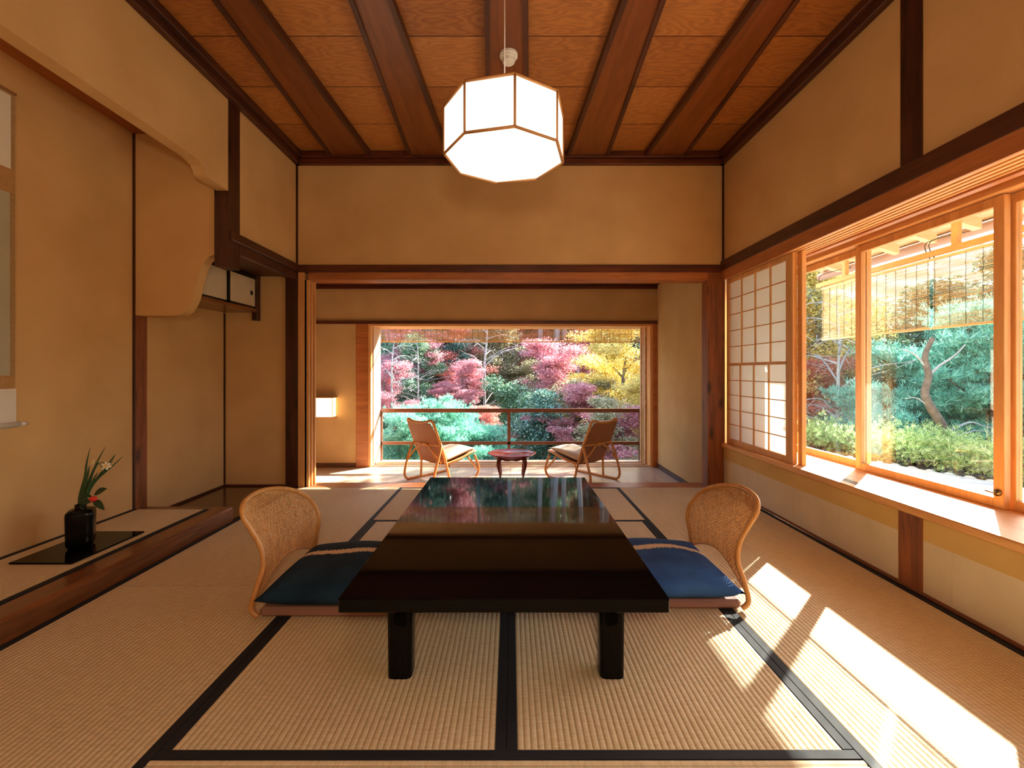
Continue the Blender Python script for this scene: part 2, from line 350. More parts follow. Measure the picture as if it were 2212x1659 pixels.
# right wall: above the lintel and below the sill
struct(B(XR, XR + .12, YF, YB, 2.03, ZC), 'wall_right', 'plaster')
struct(B(XR, XR + .10, YF, YB, .255, .37), 'wall_right_band', 'plaster_band')
struct(B(XR, XR + .10, YF, YB, 0.0, .255), 'wall_right_wainscot', 'washi')
for y in (3.53, 3.09, 2.655, 1.976, 1.54, 1.1):
    trim(B(XR - .0012, XR, y - .003, y + .003, .012, .255), 'washi')
struct(B(XR, XR + .12, YF, .36, .37, 2.03), 'wall_right_near', 'plaster')
# left wall above the alcove (drop wall with the stepped curved end)
prof = [(YF, 2.355), (2.72, 2.355)]
prof += [(2.72 + .12 * t + .0, 2.355 - .012 * t * t) for t in (.33, .66)]
prof += [(2.845, 2.335), (2.868, 2.31), (2.882, 2.288), (2.90, 2.279), (3.10, 2.277), (3.10, ZC), (YF, ZC)]
struct(MB().prism(prof, XL - .08, XL, 'x'), 'wall_left', 'plaster')
struct(B(XL - .08, XL - .002, 3.225, YB, 1.93, ZC), 'wall_left_upper', 'plaster')
# alcove back plane and niche
struct(B(XT - .1, XT, YF, YB + .12, -.05, 2.75), 'wall_alcove', 'plaster')
struct(B(XT, -2.005, YB + .03, YB + .13, -.05, 1.93), 'wall_alcove_end', 'plaster')
# sleeve wall between the tokonoma and the shelf niche, with its S-curved lower edge
def sleeve():
    Y = 3.13; k = Y / F
    P = [(288, 681), (340, 682), (380, 681), (396, 676), (408, 663), (417, 645), (423, 622), (428, 600), (434, 580), (443, 563), (455, 553), (470, 548)]
    pts = smooth_path([((px - CX) * k, 0, EYE + (CY - py) * k) for px, py in P], 4)
    poly = [(p.x, p.z) for p in pts]; poly[0] = (XT, poly[0][1])
    poly[-1] = (-1.985, poly[-1][1]); poly += [(-1.985, 2.72), (XT, 2.72)]
    return MB().prism(poly, Y, Y + .075, 'y')
struct(sleeve(), 'wall_sleeve', 'plaster')
struct(B(XT, XL - .08, YF, 3.13, 2.68, 2.72), 'ceiling_alcove', 'lint_y')
struct(B(XT, XL - .02, 3.205, YB + .03, 1.905, 1.94), 'ceiling_niche', 'dark_y')
# alcove floor parts
trim(B(-2.075, -1.942, YF, 3.185, -.05, .094, .012), 'beam')
struct(B(XT, -2.075, YF, 3.125, -.05, .070), 'floor_alcove', 'board')
trim(B(XT, -1.99, 3.125, 3.20, -.05, .090, .002), 'beam')
struct(B(XT, -1.955, 3.185, YB + .03, -.05, .004), 'floor_niche', 'board')
trim(B(XT, XT + .018, 3.2, YB + .03, .004, .018), 'dark_y')
trim(B(-2.59, -2.0, YB + .012, YB + .03, .004, .018), 'dark_x')
# posts
trim(B(XT - .05, XT + .008, 3.13, 3.235, .07, 1.43), 'post_z')
trim(B(XT, XT + .012, 3.118, 3.13, .09, 2.68), 'dark_z')
trim(B(-2.025, XL + .004, 3.10, 3.228, 1.76, 2.93), 'dark_z')
trim(B(-2.028, -1.915, YB - .004, YB + .12, -.05, 2.01), 'dark_z')
trim(B(-1.942, -1.915, YB - .01, YB + .02, 2.0, 2.90), 'dark_z')
trim(B(1.905, 1.924, YB - .012, YB + .02, 2.0, 2.90), 'dark_z')
trim(B(1.775, 1.93, YB - .004, YB + .12, -.05, 2.0), 'post_z')
trim(B(XR - .006, XR + .10, 2.112, 2.228, 2.03, 2.93), 'dark_z')
trim(B(XR - .006, XR + .10, 2.112, 2.240, 0, .36), 'post_z')
trim(B(XR - .006, XR + .10, -.02, .11, 2.03, 2.93), 'dark_z')
trim(B(XT + .001, XT + .012, YB + .018, YB + .03, .018, 1.57), 'dark_z')
# ceiling mouldings (stepped) and tapered planks with dark battens
def mould(x0, x1, y0, y1, inward):
    m = MB(); m.box(x0, x1, y0, y1, 2.895, 2.945, .004)
    ix, iy = inward
    m.box(x0 + min(ix, 0) * .03, x1 + max(ix, 0) * .03, y0 + min(iy, 0) * .03, y1 + max(iy, 0) * .03, 2.945, ZC - .002, .004)
    return m
trim(mould(XL, XL + .045, YF, YB, (1, 0)), 'dark_y')
trim(mould(XR - .045, XR, YF, YB, (-1, 0)), 'dark_y')
trim(mould(XL, XR, YB - .045, YB, (0, -1)), 'dark_x')
trim(mould(XL, XR, YF, YF + .045, (0, 1)), 'dark_x')
for xc in (-1.425, -.722, -.022, .687, 1.377):
    t = empty('trim_%d' % (trim_i[0] + 1), (xc, 1.0, 2.95), None, None); trim_i[0] += 1; t['kind'] = 'structure'
    w = lambda y: max(.15, .22 + .088 * (y - 2.42)) / 2
    y0, y1 = YF + .02, YB - .05
    def strip(f0, f1, z0, z1):
        m = MB(); ys = [y0, 1.6, y1]; P = []
        for y in ys:
            a, b = xc + f0(y), xc + f1(y); P.append([(a, y, z0), (b, y, z0), (b, y, z1), (a, y, z1)])
        m.grid(P, False, True); m.add(P[0], [(0, 1, 2, 3)]); m.add(P[-1], [(3, 2, 1, 0)]); return m
    strip(lambda y: -w(y) + .014, lambda y: w(y) - .014, 2.962, 2.999).build('plank', 'plank', t)
    for s in (-1, 1):
        strip(lambda y: s * (w(y) - .008) - .014, lambda y: s * (w(y) - .008) + .014, 2.948, 2.999).build('batten', 'dark_y', t)
m = MB()
for i in range(-8, 4): 
    y = 2.65 + .47 * i
    if y > YF: m.box(XL, XR, y - .0025, y + .0025, ZC - .0015, ZC + .001)
trim(m, 'dark_x')
# nageshi and kamoi
trim(B(XL - .0, XL + .022, 3.112, YB, 1.945, 2.008, .003), 'dark_y')
trim(B(XL - .05, XL + .008, 3.228, YB, 1.865, 1.945, .003), 'dark_y')
trim(B(-1.915, 1.905, YB - .022, YB + .004, 1.935, 2.0, .003), 'dark_x')
def grooved(m, horiz, a0, a1, b0, b1, z0, z1, n=4):
    """grooved lintel: n slots in the underside across b"""
    step = (b1 - b0) / (2 * n + 1)
    def bx(q0, q1, za, zb): m.box(*( (a0, a1, q0, q1) if horiz else (q0, q1, a0, a1) ), za, zb)
    bx(b0, b1, z0 + .012, z1)
    for i in range(n + 1): bx(b0 + 2 * i * step, b0 + (2 * i + 1) * step, z0, z0 + .012)
    return m
trim(grooved(MB(), True, -1.82, 1.775, YB - .004, YB + .16, 1.868, 1.935), 'lint_x')
m = MB(); m.box(-1.915, -1.86, YB - .002, YB + .16, -.02, 1.935); 
for i in range(3): m.box(-1.86, -1.825 + i * .006, YB + .01 + i * .05, YB + .035 + i * .05, -.02, 1.868)
m.box(-1.86, -1.845, YB + .01, YB + .16, -.02, 1.868)
trim(m, 'cedar_z')
m = MB(); m.box(-1.915, 1.905, YB - .012, YB + .17, -.05, -.006); m.box(-1.86, 1.775, YB - .012, YB + .17, -.006, .0)
trim(m, 'lint_x'); trim(B(-3.1, 1.83, YB + .15, YB + .17, VZ, -.05), 'lint_x')
# right wall lintel group
trim(B(XR - .03, XR + .01, YF, YB, 1.945, 2.035, .004), 'dark_y')
trim(B(XR - .024, XR - .010, YF, YB - .01, 1.862, 1.946), 'lint_y'); trim(grooved(MB(), False, YF, YB - .01, XR - .010, XR + .15, 1.862, 1.945, 4), 'cedar_y')
trim(B(XR + .15, XR + .19, .36, YB, 1.852, 2.05), 'lint_y')
trim(B(XR + .19, 2.27, .36, YB, 1.955, 2.0), 'lint_y')
trim(B(2.25, 2.38, .30, 4.05, 1.868, 2.0, .004), 'cedar_y')
# deep window sill board and its outside parts
trim(B(XR - .025, 2.38, .30, 4.08, .362, .402, .006), 'cedar_y')
trim(B(2.36, 2.42, .30, 4.05, -.02, .362), 'cedar_y')
trim(B(2.25, 2.38, 3.93, 4.09, .40, 1.9), 'cedar_z'); trim(B(XR + .1, 2.38, 4.03, 4.12, .40, 1.95), 'cedar_y')
trim(B(XR + .02, 2.38, .24, .36, .40, 1.95), 'cedar_y')
trim(B(XR - .008, XR, YF, YB, 0, .014), 'heri_red')
# --------------- window sashes in the right bay
def sash(i, y0, y1, x, latch=None):
    t = empty('window_%d' % i, (x, (y0 + y1) / 2, .402), None, None); t['kind'] = 'structure'
    m = MB(); z0, z1, w = .402, 1.862, .048
    m.box(x - .016, x + .016, y0, y0 + w, z0, z1, .002); m.box(x - .016, x + .016, y1 - w, y1, z0, z1, .002)
    m.box(x - .016, x + .016, y0 + w, y1 - w, z0, z0 + .045, .002); m.box(x - .016, x + .016, y0 + w, y1 - w, z1 - .045, z1, .002)
    m.build('frame', 'cedar_z', t)
    MB().box(x - .0025, x + .0025, y0 + w, y1 - w, z0 + .045, z1 - .045).build('glass', 'glass', t)
    if latch:
        l = MB(); l.tube([(x - .017, latch, .475), (x - .024, latch, .475)], .016, 14); l.tube([(x - .024, latch, .475), (x - .040, latch - .0, .475), (x - .045, latch + .03, .478)], .004, 8)
        l.build('latch', 'metal', t)
sash(1, 2.955, 3.93, 2.335, 2.975)
sash(2, 2.095, 3.0, 2.295, 2.12)
sash(3, 1.215, 2.13, 2.335)
sash(4, .36, 1.26, 2.295)
# --------------- veranda
struct(B(-3.1, 1.83, YB + .17, YO + .05, VZ - .06, VZ), 'floor_veranda', 'vfloor')
struct(B(-3.2, 1.95, YB + .12, YO + .4, 2.10, 2.16), 'ceiling_veranda', 'dark_x')
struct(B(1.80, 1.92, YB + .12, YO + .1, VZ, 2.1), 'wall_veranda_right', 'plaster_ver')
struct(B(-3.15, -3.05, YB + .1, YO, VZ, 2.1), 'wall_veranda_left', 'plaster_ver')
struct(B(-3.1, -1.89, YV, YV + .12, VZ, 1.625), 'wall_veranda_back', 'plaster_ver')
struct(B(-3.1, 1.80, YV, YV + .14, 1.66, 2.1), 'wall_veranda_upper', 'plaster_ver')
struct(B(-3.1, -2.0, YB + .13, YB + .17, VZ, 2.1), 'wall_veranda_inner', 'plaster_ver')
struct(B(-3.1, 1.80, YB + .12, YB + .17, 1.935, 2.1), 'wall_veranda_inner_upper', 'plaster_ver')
trim(B(-3.1, 1.80, YV - .02, YV, 1.625, 1.665, .002), 'dark_x')
trim(B(-3.1, 1.80, YV - .02, YV, 2.055, 2.098, .002), 'dark_x')
trim(B(-1.895, -1.745, YV - .012, YV + .13, VZ, 1.625, .003), 'lint_x')
trim(B(-1.745, -1.715, YV - .006, YO, VZ, 1.625), 'cedar_z')
trim(B(1.745, 1.80, YV - .012, YV + .13, VZ, 1.625, .003), 'lint_x')
trim(B(-1.715, 1.745, YV - .004, YO, 1.60, 1.66), 'cedar_x')
trim(B(1.715, 1.745, YV, YO, VZ, 1.60), 'cedar_z')
trim(B(-1.715, -1.705, YV + .08, YO, VZ, 1.6), 'sunlit_z')  # left reveal: whiteness of the sun on it is put into the wood colour
m = MB()
for i, xx in enumerate((1.69, 1.675)): m.box(xx, xx + .02, YV + .15 + i * .12, YV + .19 + i * .12, VZ, 1.60)
trim(m, 'pale_x')
m = MB(); m.box(-1.745, 1.745, YV - .02, YO + .06, VZ, VZ + .004)
for i in range(3): m.box(-1.74, 1.74, YV + .02 + i * .11, YV + .05 + i * .11, VZ + .004, VZ + .016)
trim(m, 'pale_x')
trim(B(-3.1, -1.745, YO - .3, YO + .02, VZ, 1.62), 'lint_x').hide_render = False
struct(B(-3.05, -1.9, YV - .014, YV, VZ, VZ + .05), 'baseboard_back', 'dark_x')
struct(B(1.786, 1.80, YB + .17, YV, VZ, VZ + .05), 'baseboard_right', 'dark_y')
# outer walls so no daylight leaks
struct(B(-3.3, -3.2, YF, 6.2, -.3, 3.2), 'wall_outer_left', 'stone')
struct(B(-3.3, XR, YO + .0, YO + .15, 1.66, 3.2), 'wall_outer_back', 'stone')
struct(B(XR + .02, XR + .2, YB + .12, YO + .1, -.3, 3.2), 'wall_outer_right', 'stone')
struct(B(-3.3, XR + .3, YF - .15, YO + .1, ZC + .08, ZC + .2), 'roof', 'stone')
# --------------- tatami mats
def mat(x0, x1, y0, y1, ax, label, z=0.0, edges=(1, 1), group='tatami mats laid over the room floor'):
    t = empty('tatami_mat', ((x0 + x1) / 2, (y0 + y1) / 2, z - .05), label, 'tatami mat', group)
    a0, a1 = (x0, x1) if ax == 'y' else (y0, y1); g = .0008; bw = .030
    L0, L1 = (y0 + g, y1 - g) if ax == 'y' else (x0 + g, x1 - g)
    c0 = a0 + g + (bw if edges[0] else 0); c1 = a1 - g - (bw if edges[1] else 0)
    n = max(1, round((c1 - c0) / .0192)); P0 = []; hs = [-.0026, -.0007, -.0001, 0, -.0001, -.0007]
    for i in range(n * 6 + 1): P0.append((c0 + (c1 - c0) * i / (n * 6), z + hs[i % 6]))
    P0 = [(c0, z - .05)] + P0 + [(c1, z - .05)]
    rows = []
    for L in (L0, L1): rows.append([((u, L, v) if ax == 'y' else (L, u, v)) for u, v in P0])
    mb = MB(); mb.grid(rows, True, True)
    mb.add(rows[0], [tuple(range(len(P0)))]); mb.add(rows[1], [tuple(range(len(P0)))])
    mb.build('straw_cover', 'tat_' + ax, t)
    for e, (p, q) in zip(edges, ((a0 + g, c0), (c1, a1 - g))):
        if e:
            m = MB(); m.box(*((p, q, L0, L1) if ax == 'y' else (L0, L1, p, q)), z - .05, z + .0012, .001)
            m.build('cloth_border', 'heri', t)
XA, XM, XB2 = -.965, -.012, .945
mat(-1.935, XA, 2.206, 4.078, 'y', 'straw tatami mat beside the dark niche floor, at the back left')
mat(-1.935, XA, .30, 2.206, 'y', 'straw tatami mat along the wooden alcove beam, at the front left')
mat(XB2, 1.905, 2.206, 4.078, 'y', 'straw tatami mat under the paper screen side of the window wall')
mat(XB2, 1.905, .30, 2.206, 'y', 'straw tatami mat with the brightest sunlight, beside the window wall')
mat(XA, XM, 1.248, 3.152, 'y', 'ribbed tatami mat under the left half of the low table', edges=(1, 1))
mat(XM, XB2, 1.248, 3.152, 'y', 'ribbed tatami mat under the right half of the low table', edges=(1, 1))
mat(XA, XB2, 3.152, 4.078, 'x', 'plain tatami mat laid crosswise between the low table and veranda')
mat(XA, XB2, .30, 1.248, 'x', 'tatami mat laid crosswise along the bottom edge of the photo')
mat(-1.935, 1.905, YF, .30, 'x', 'tatami mats behind the camera', group=None)
mat(XT, -2.075, .5, 3.122, 'y', 'narrow tatami mat on the raised alcove platform under the vase', z=.094, group=None)

# ================================================================== LOW TABLE
t = empty('low_table', (-.02, 2.23, 0), 'long black lacquered low table with four legs on the tatami', 'table')
m = MB(); x0, x1, y0, y1 = -.540, .498, 1.42, 3.05
m.box(x0, x1, y0, y1, .284, .327, .003); m.build('apron', 'lacquer', t)
m = MB(); m.box(x0 - .001, x1 + .001, y0 - .001, y1 + .001, .322, .330, .0025); m.build('tabletop', 'lacquer', t)
def tleg(xc, yc):
    m = MB(); P = []
    for z, w in ((.284, .052), (.26, .047), (.2, .0435), (.1, .042), (.0, .0415)):
        r = []; n = 24
        for k in range(n):
            a = 2 * PI * k / n; c, s = math.cos(a), math.sin(a); q = (abs(c) ** 5 + abs(s) ** 5) ** (-1 / 5)
            r.append((xc + c * q * w, yc + s * q * w, z))
        P.append(r)
    m.grid(P, True, True); m.add(P[0], [tuple(range(24))]); m.add(P[-1], [tuple(range(24))]); return m
for xc, yc in ((-.378, 1.575), (.346, 1.575), (-.378, 2.89), (.346, 2.89)): tleg(xc, yc).build('leg', 'lacquer', t)

# ================================================================== LEGLESS RATTAN CHAIRS
def zaisu(mx, sx, dy, label):
    """mx: mirror; edges traced as (lateral Y, z, X) from the near foot over the top to the far foot"""
    t = empty('legless_chair', (mx * -.80 + sx, 2.2 + dy, 0), label, 'chair', 'legless rattan chairs at the low table')
    E = [(1.905, .012, -1.06), (1.905, .045, -1.088), (1.925, .12, -1.078), (1.955, .20, -1.066), (1.965, .28, -1.082), (1.95, .36, -1.115),
         (1.935, .42, -1.140), (1.965, .465, -1.158), (2.06, .480, -1.172), (2.18, .475, -1.165), (2.30, .445, -1.135), (2.40, .39, -1.095),
         (2.455, .31, -1.058), (2.46, .24, -1.040), (2.455, .16, -1.050), (2.47, .08, -1.065), (2.48, .03, -1.06)]
    T = lambda y, z, x: (mx * x + sx, y + dy, z)
    path = smooth_path([T(*e) for e in E], 6)
    MB().tube(path, .0115, 10).build('rim_pole', 'rattan', t)
    # woven shell between the rim and a lower arch
    def arch(s):  # s 0..1 near -> far
        return .065 + .095 * math.sin(PI * s) ** .8
    half = len(path) // 2
    ny = 30; Zt = {}
    def edge(z, near):
        best = None
        seq = [Vector(T(*e)) for e in E]; seq = smooth_path(seq, 6); mid = max(range(len(seq)), key=lambda i: seq[i].z)
        rng = range(1, mid + 1) if near else range(len(seq) - 1, mid, -1)
        for i in rng:
            j = i - 1 if near else i
            a, b = (seq[i - 1], seq[i]) if near else (seq[i], seq[i - 1])
            if a.z <= z <= b.z:
                f = (z - a.z) / max(b.z - a.z, 1e-6); return a.lerp(b, f)
        return seq[mid]
    def surf(s, z):
        a, b = edge(z, True), edge(z, False); p = a.lerp(b, s)
        bul = (.012 + .055 * min(1, max(0, (z - .1) / .3))) * math.sin(PI * s)
        top_pull = 1.0 if z < .40 else max(0.0, (.478 - z) / .078)
        p.x -= mx * bul * top_pull; return p
    fr = MB(); zt = .466; rows = 44
    for r in range(rows):
        z = .075 + (zt - .075) * r / (rows - 1); pts = []
        nn = 72
        for i in range(nn + 1):
            s = i / nn
            if arch(s) > z: 
                if len(pts) > 2: fr.tube(pts, .0024, 4, caps=False)
                pts = []; continue
            p = surf(s, z); off = .0032 * (1 if (i // 1 + r) % 2 else -1) if i % 2 == 0 else 0
            off = .0034 * math.cos(PI * i / 2 + PI * r) if True else off
            p.x += off; pts.append(p)
        if len(pts) > 2: fr.tube(pts, .0024, 4, caps=False)
    for i in range(1, 36):
        s = i / 36; pts = []
        for r in range(22):
            z = max(.06, arch(s)) + (zt + .003 - arch(s)) * r / 21
            if z > zt + .003: break
            pts.append(surf(s, z))
        if len(pts) > 2: fr.tube(pts, .0026, 4, caps=False)
    fr.build('woven_back', 'cane', t)
    ap = [surf(i / 24, max(arch(i / 24), .066)) for i in range(25)]
    MB().tube(ap, .006, 6).build('lower_rim', 'cane', t)
    a, b = sorted((mx * -1.065 + sx, mx * -.50 + sx))
    MB().box(a, b, 1.915 + dy, 2.47 + dy, .001, .042, .012).build('seat_base', 'seat_leather', t)
    return t
zaisu(1, 0, 0, 'low legless rattan chair at the left side of the black table, in shade')
zaisu(-1, -.055, .065, 'low legless rattan chair at the right side of the table, toward the window')
def cushion(cx, cy_, z0, wx, wy, h, mat, name, label, cat, parent=None, group=None, rz=0, sag=0):
    m = MB(); n = 22
    def hh(u, v):
        e = (1 - abs(u) ** 3.2) * (1 - abs(v) ** 3.2); return max(0, e) ** .55
    def pos(u, v, side):
        pin = 1 - .045 * (1 - abs(v) ** 2) * abs(u) ** 4; pin2 = 1 - .045 * (1 - abs(u) ** 2) * abs(v) ** 4
        z = z0 + h * .42 + (h * .58 * hh(u, v) if side > 0 else -h * .42 * hh(u, v) ** .6)
        z += .006 * math.sin(5 * u + 2 * v) * hh(u, v) * (1 if side > 0 else 0)
        return (cx + u * wx / 2 * pin, cy_ + v * wy / 2 * pin2, z)
    for side in (1, -1):
        m.grid([[pos(-1 + 2 * i / n, -1 + 2 * j / n, side) for j in range(n + 1)] for i in range(n + 1)], True)
    o = m.build(name, mat, parent)
    me = o.data; bm = bmesh.new(); bm.from_mesh(me); bmesh.ops.remove_doubles(bm, verts=bm.verts[:], dist=.0005); bmesh.ops.recalc_face_normals(bm, faces=bm.faces[:]); bm.to_mesh(me); bm.free()
    if label: tag(o, label, cat, group)
    return o
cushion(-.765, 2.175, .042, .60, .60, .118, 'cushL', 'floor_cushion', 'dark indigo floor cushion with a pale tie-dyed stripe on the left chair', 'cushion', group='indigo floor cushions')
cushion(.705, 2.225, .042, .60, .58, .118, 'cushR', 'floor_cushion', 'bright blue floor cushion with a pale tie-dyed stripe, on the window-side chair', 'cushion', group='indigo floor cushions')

# ================================================================== PENDANT LANTERN, CEILING DETECTOR, WALL LAMP
LX, LY, LR, LB, LH = -.028, 2.126, .281, 2.04, .216
t = empty('pendant_lantern', (LX, LY, LB), 'octagonal white paper lantern with thin wooden frame hanging on a cord', 'lamp')
V = [(LX + LR * math.cos(math.radians(-80.7 + 45 * k)), LY + LR * math.sin(math.radians(-80.7 + 45 * k))) for k in range(8)]
m = MB(); m.prism(V, LB + .003, LB + LH - .003, 'z'); m.f.pop(1) if False else None
m.build('paper_shade', 'shade', t)
m = MB()
for k in range(8):
    a, b = V[k], V[(k + 1) % 8]
    for z in (LB, LB + LH): m.tube([(*a, z), (*b, z)], .0072, 4)
    m.tube([(*a, LB), (*a, LB + LH)], .0055, 4)
m.build('wooden_frame', 'lampwood', t)
MB().tube([(LX, LY, LB + LH), (LX, LY, 2.985)], .0032, 8).build('cord', 'cord_w', t)
MB().lathe([(0, 0), (.03, 0), (.03, .02), (0, .022)], (LX, LY, 2.94), 16).build('ceiling_cup', 'white_p', t)
t = empty('smoke_detector', (-.012, 2.745, 2.962), 'round white smoke detector on the middle ceiling plank', 'smoke detector')
MB().lathe([(0, 0), (.055, 0), (.055, -.016), (.05, -.020), (0, -.020)], (-.012, 2.745, 2.962), 32, False).build('base', 'white_p', t)
MB().lathe([(.047, -.018), (.047, -.028), (.039, -.030), (.037, -.050), (.031, -.056), (0, -.057)], (-.012, 2.745, 2.962), 32, False).build('cover', 'white_p', t)
t = empty('wall_lamp', (-2.265, YV - .06, .49), 'small square glowing paper lamp on the veranda wall', 'lamp')
MB().box(-2.39, -2.14, YV - .13, YV - .01, .496, .722, .004).build('paper_shade', 'sconce', t)
m = MB()
for z in (.490, .724): m.box(-2.398, -2.132, YV - .137, YV - .002, z, z + .007)
for x in (-2.396, -2.139): m.box(x, x + .005, YV - .137, YV - .130, .49, .728)
m.build('frame', 'lampwood', t)

# ================================================================== SHOJI SCREENS
def shoji(y0, y1, x, label, name='shoji_screen'):
    t = empty(name, (x, (y0 + y1) / 2, .402), label, 'paper screen', None)
    z0, z1, zm = .402, 1.862, 1.105; w = .03
    m = MB(); m.box(x - .014, x + .014, y0, y0 + w + .008, z0, z1, .002); m.box(x - .014, x + .014, y1 - w, y1, z0, z1, .002)
    m.box(x - .014, x + .014, y0 + w, y1 - w, z0, z0 + .045, .002); m.box(x - .014, x + .014, y0 + w, y1 - w, z1 - .035, z1, .002)
    m.build('frame', 'cedar_z', t)
    def lattice(za, zb, nz, xo, dy):
        m = MB()
        for i in range(1, 4): y = y0 + w + (y1 - y0 - 2 * w) * i / 4 + dy; m.box(xo - .006, xo + .006, y - .004, y + .004, za, zb)
        for i in range(1, nz): z = za + (zb - za) * i / nz; m.box(xo - .005, xo + .005, y0 + w, y1 - w, z - .0035, z + .0035)
        return m
    lattice(zm + .012, z1 - .035, 5, x - .002, 0).build('upper_lattice', 'cedar_z', t)
    lo = lattice(z0 + .045, zm - .012, 5, x - .008, .012); lo.box(x - .014, x - .001, y0 + w, y1 - w, zm - .013, zm + .010); lo.build('lower_lattice', 'cedar_z', t)
    MB().box(x + .0035, x + .0042, y0 + w - .002, y1 - w + .002, z0 + .04, z1 - .03).build('paper', 'paper', t)
shoji(3.165, 4.075, XR + .035, 'sliding paper screen with a wooden grid, nearest the back corner')
trim(B(XR + .018, XR + .05, 3.118, 3.163, .402, 1.862, .002), 'cedar_z'); trim(B(XR + .055, XR + .085, 3.075, 3.125, .402, 1.862, .002), 'cedar_z')

# ================================================================== SILL VENTS
for y, lab in ((2.62, 'slotted grille let into the window sill near the paper screens'), (1.60, 'slotted grille let into the window sill at the right edge of the photo')):
    m = MB()
    for i in range(4): m.box(XR + .03 + i * .014, XR + .036 + i * .014, y - .09, y + .09, .402, .4035)
    tag(m.build('sill_vent', 'frame_black'), lab, 'vent', 'sill vents')

# ================================================================== HIGH CUPBOARD IN THE NICHE
t = empty('wall_cupboard', (-2.44, 3.65, 1.56), 'small wall cupboard with two cream sliding doors in the niche', 'cupboard')
x0, x1, y0, y1 = XT + .002, -2.285, 3.24, YB + .02
MB().box(x0, x1 + .012, y0, y1, 1.575, 1.600, .002).build('bottom_board', 'beam', t)
MB().box(x0, x1, y0, y1, 1.885, 1.903).build('top_board', 'frame_black', t)
MB().box(x0, x0 + .2, y0, y1, 1.60, 1.885).build('body', 'dark_y', t)
def fusuma(a, b, x, name='door'):
    m = MB(); m.box(x - .008, x, a, b, 1.601, 1.884); d = m.build(name, 'cush' if False else 'washi', t)
    f = MB()
    f.box(x - .009, x + .004, a, a + .022, 1.60, 1.885); f.box(x - .009, x + .004, b - .022, b, 1.60, 1.885)
    f.box(x - .009, x + .004, a, b, 1.60, 1.620); f.box(x - .009, x + .004, a, b, 1.862, 1.885)
    f.build('frame', 'frame_black', d_parent(d)); return d
def d_parent(d): return d
d1 = fusuma(3.24, 3.70, x1 - .014); d2 = fusuma(3.67, 4.09, x1)
h = MB(); h.tube([(x1 + .0005, 4.0, 1.735), (x1 + .003, 4.0, 1.735)], .020, 20); h.build('finger_pull', 'frame_black', d2)
MB().box(x1 - .03, x1 + .014, YB - .035, YB + .03, 1.50, 1.93, .002).build('end_post', 'dark_z', t)
# ================================================================== ALCOVE THINGS
t = empty('hanging_scroll', (XT + .01, 2.09, .74), 'hanging scroll with pale paper and brown bands on the alcove wall', 'scroll')
M['silk'] = plaster('scroll_silk', (.42, .38, .27), (.50, .46, .34), 6, 200)
M['silk_b'] = plaster('scroll_band', (.40, .21, .08), (.52, .30, .13), 30, 200)
M['scroll_paper'] = plaster('scroll_paper', (.66, .60, .50), (.80, .75, .66), 4, 80)
M['silk_edge'] = plaster('scroll_edge', (.34, .20, .09), (.46, .30, .15), 60, 200)
ys0, ys1 = 1.82, 2.372; xs = XT + .006
B(xs, xs + .003, ys0, ys1, .775, 2.485).build('backing', 'silk_edge', t)
B(xs + .003, xs + .005, ys0 + .018, ys1 - .022, 2.09, 2.47).build('upper_panel', 'scroll_paper', t)
B(xs + .003, xs + .0055, ys0 + .004, ys1 - .004, 1.965, 2.09).build('upper_band', 'silk_b', t)
B(xs + .003, xs + .005, ys0 + .018, ys1 - .026, 1.02, 1.965).build('middle_panel', 'silk', t)
B(xs + .003, xs + .0055, ys0 + .004, ys1 - .004, .952, 1.02).build('lower_band', 'silk_b', t)
B(xs + .003, xs + .005, ys0, ys1 + .004, .775, .952).build('lower_panel', 'scroll_paper', t)
MB().tube([(xs + .014, ys0 - .005, .765), (xs + .014, ys1 + .01, .765)], .014, 16).build('roller', 'scroll_paper', t)
MB().tube([(xs + .014, ys1 + .01, .765), (xs + .014, ys1 + .045, .765)], .011, 16).build('roller_knob', 'white_p', t)
MB().tube([(xs + .008, ys0, 2.488), (xs + .008, ys1, 2.488)], .006, 10).build('top_rod', 'silk_b', t)
MB().tube([(xs + .008, ys0 + .1, 2.49), (xs + .006, 2.096, 2.60), (xs + .008, ys1 - .1, 2.49)], .002, 6).build('cord', 'twine', t)
# shallow lacquer board
tag(B(-2.46, -2.15, 2.222, 2.665, .0955, .104, .0015).build('display_board', 'lacquer'), 'flat black lacquer board under the vase in the alcove', 'board')
VX, VY = -2.312, 2.44
t = empty('vase', (VX, VY, .104), 'black square ceramic vase holding flowers on the alcove board', 'vase')
M['vase'] = simple('black_glaze', (.003, .003, .003), .22, spec=.18)
m = MB(); P = []
for z, w in ((0, .060), (.012, .064), (.014, .071), (.03, .0735), (.17, .0765), (.188, .074), (.198, .062), (.203, .040), (.2035, .030)):
    r = []
    for k in range(32):
        a = 2 * PI * k / 32; c, s = math.cos(a), math.sin(a); e = 9 if z < .19 else 4; q = (abs(c) ** e + abs(s) ** e) ** (-1 / e)
        u, v = c * q * w * .76, s * q * w * .76; r.append((VX + u * .82 - v * .572, VY + u * .572 + v * .82, .104 + z))
    P.append(r)
m.grid(P, True, True); m.build('body', 'vase', t)
MB().lathe([(.026, .203), (.024, .212), (.027, .222), (.022, .223), (.020, .20), (0, .20)], (VX, VY, .104), 24).build('neck', 'vase', t)
KP = 2.45 / F
def vp(px, py, dy=0): return ((px - CX) * KP, 2.45 + dy, EYE + (CY - py) * KP)
M['blade'] = simple('daffodil_leaf', (.035, .10, .035), .45); M['camleaf'] = simple('camellia_leaf', (.012, .05, .018), .25)
M['petal'] = simple('white_petal', (.85, .80, .62), .6); M['corona'] = simple('yellow_corona', (.85, .50, .08), .6)
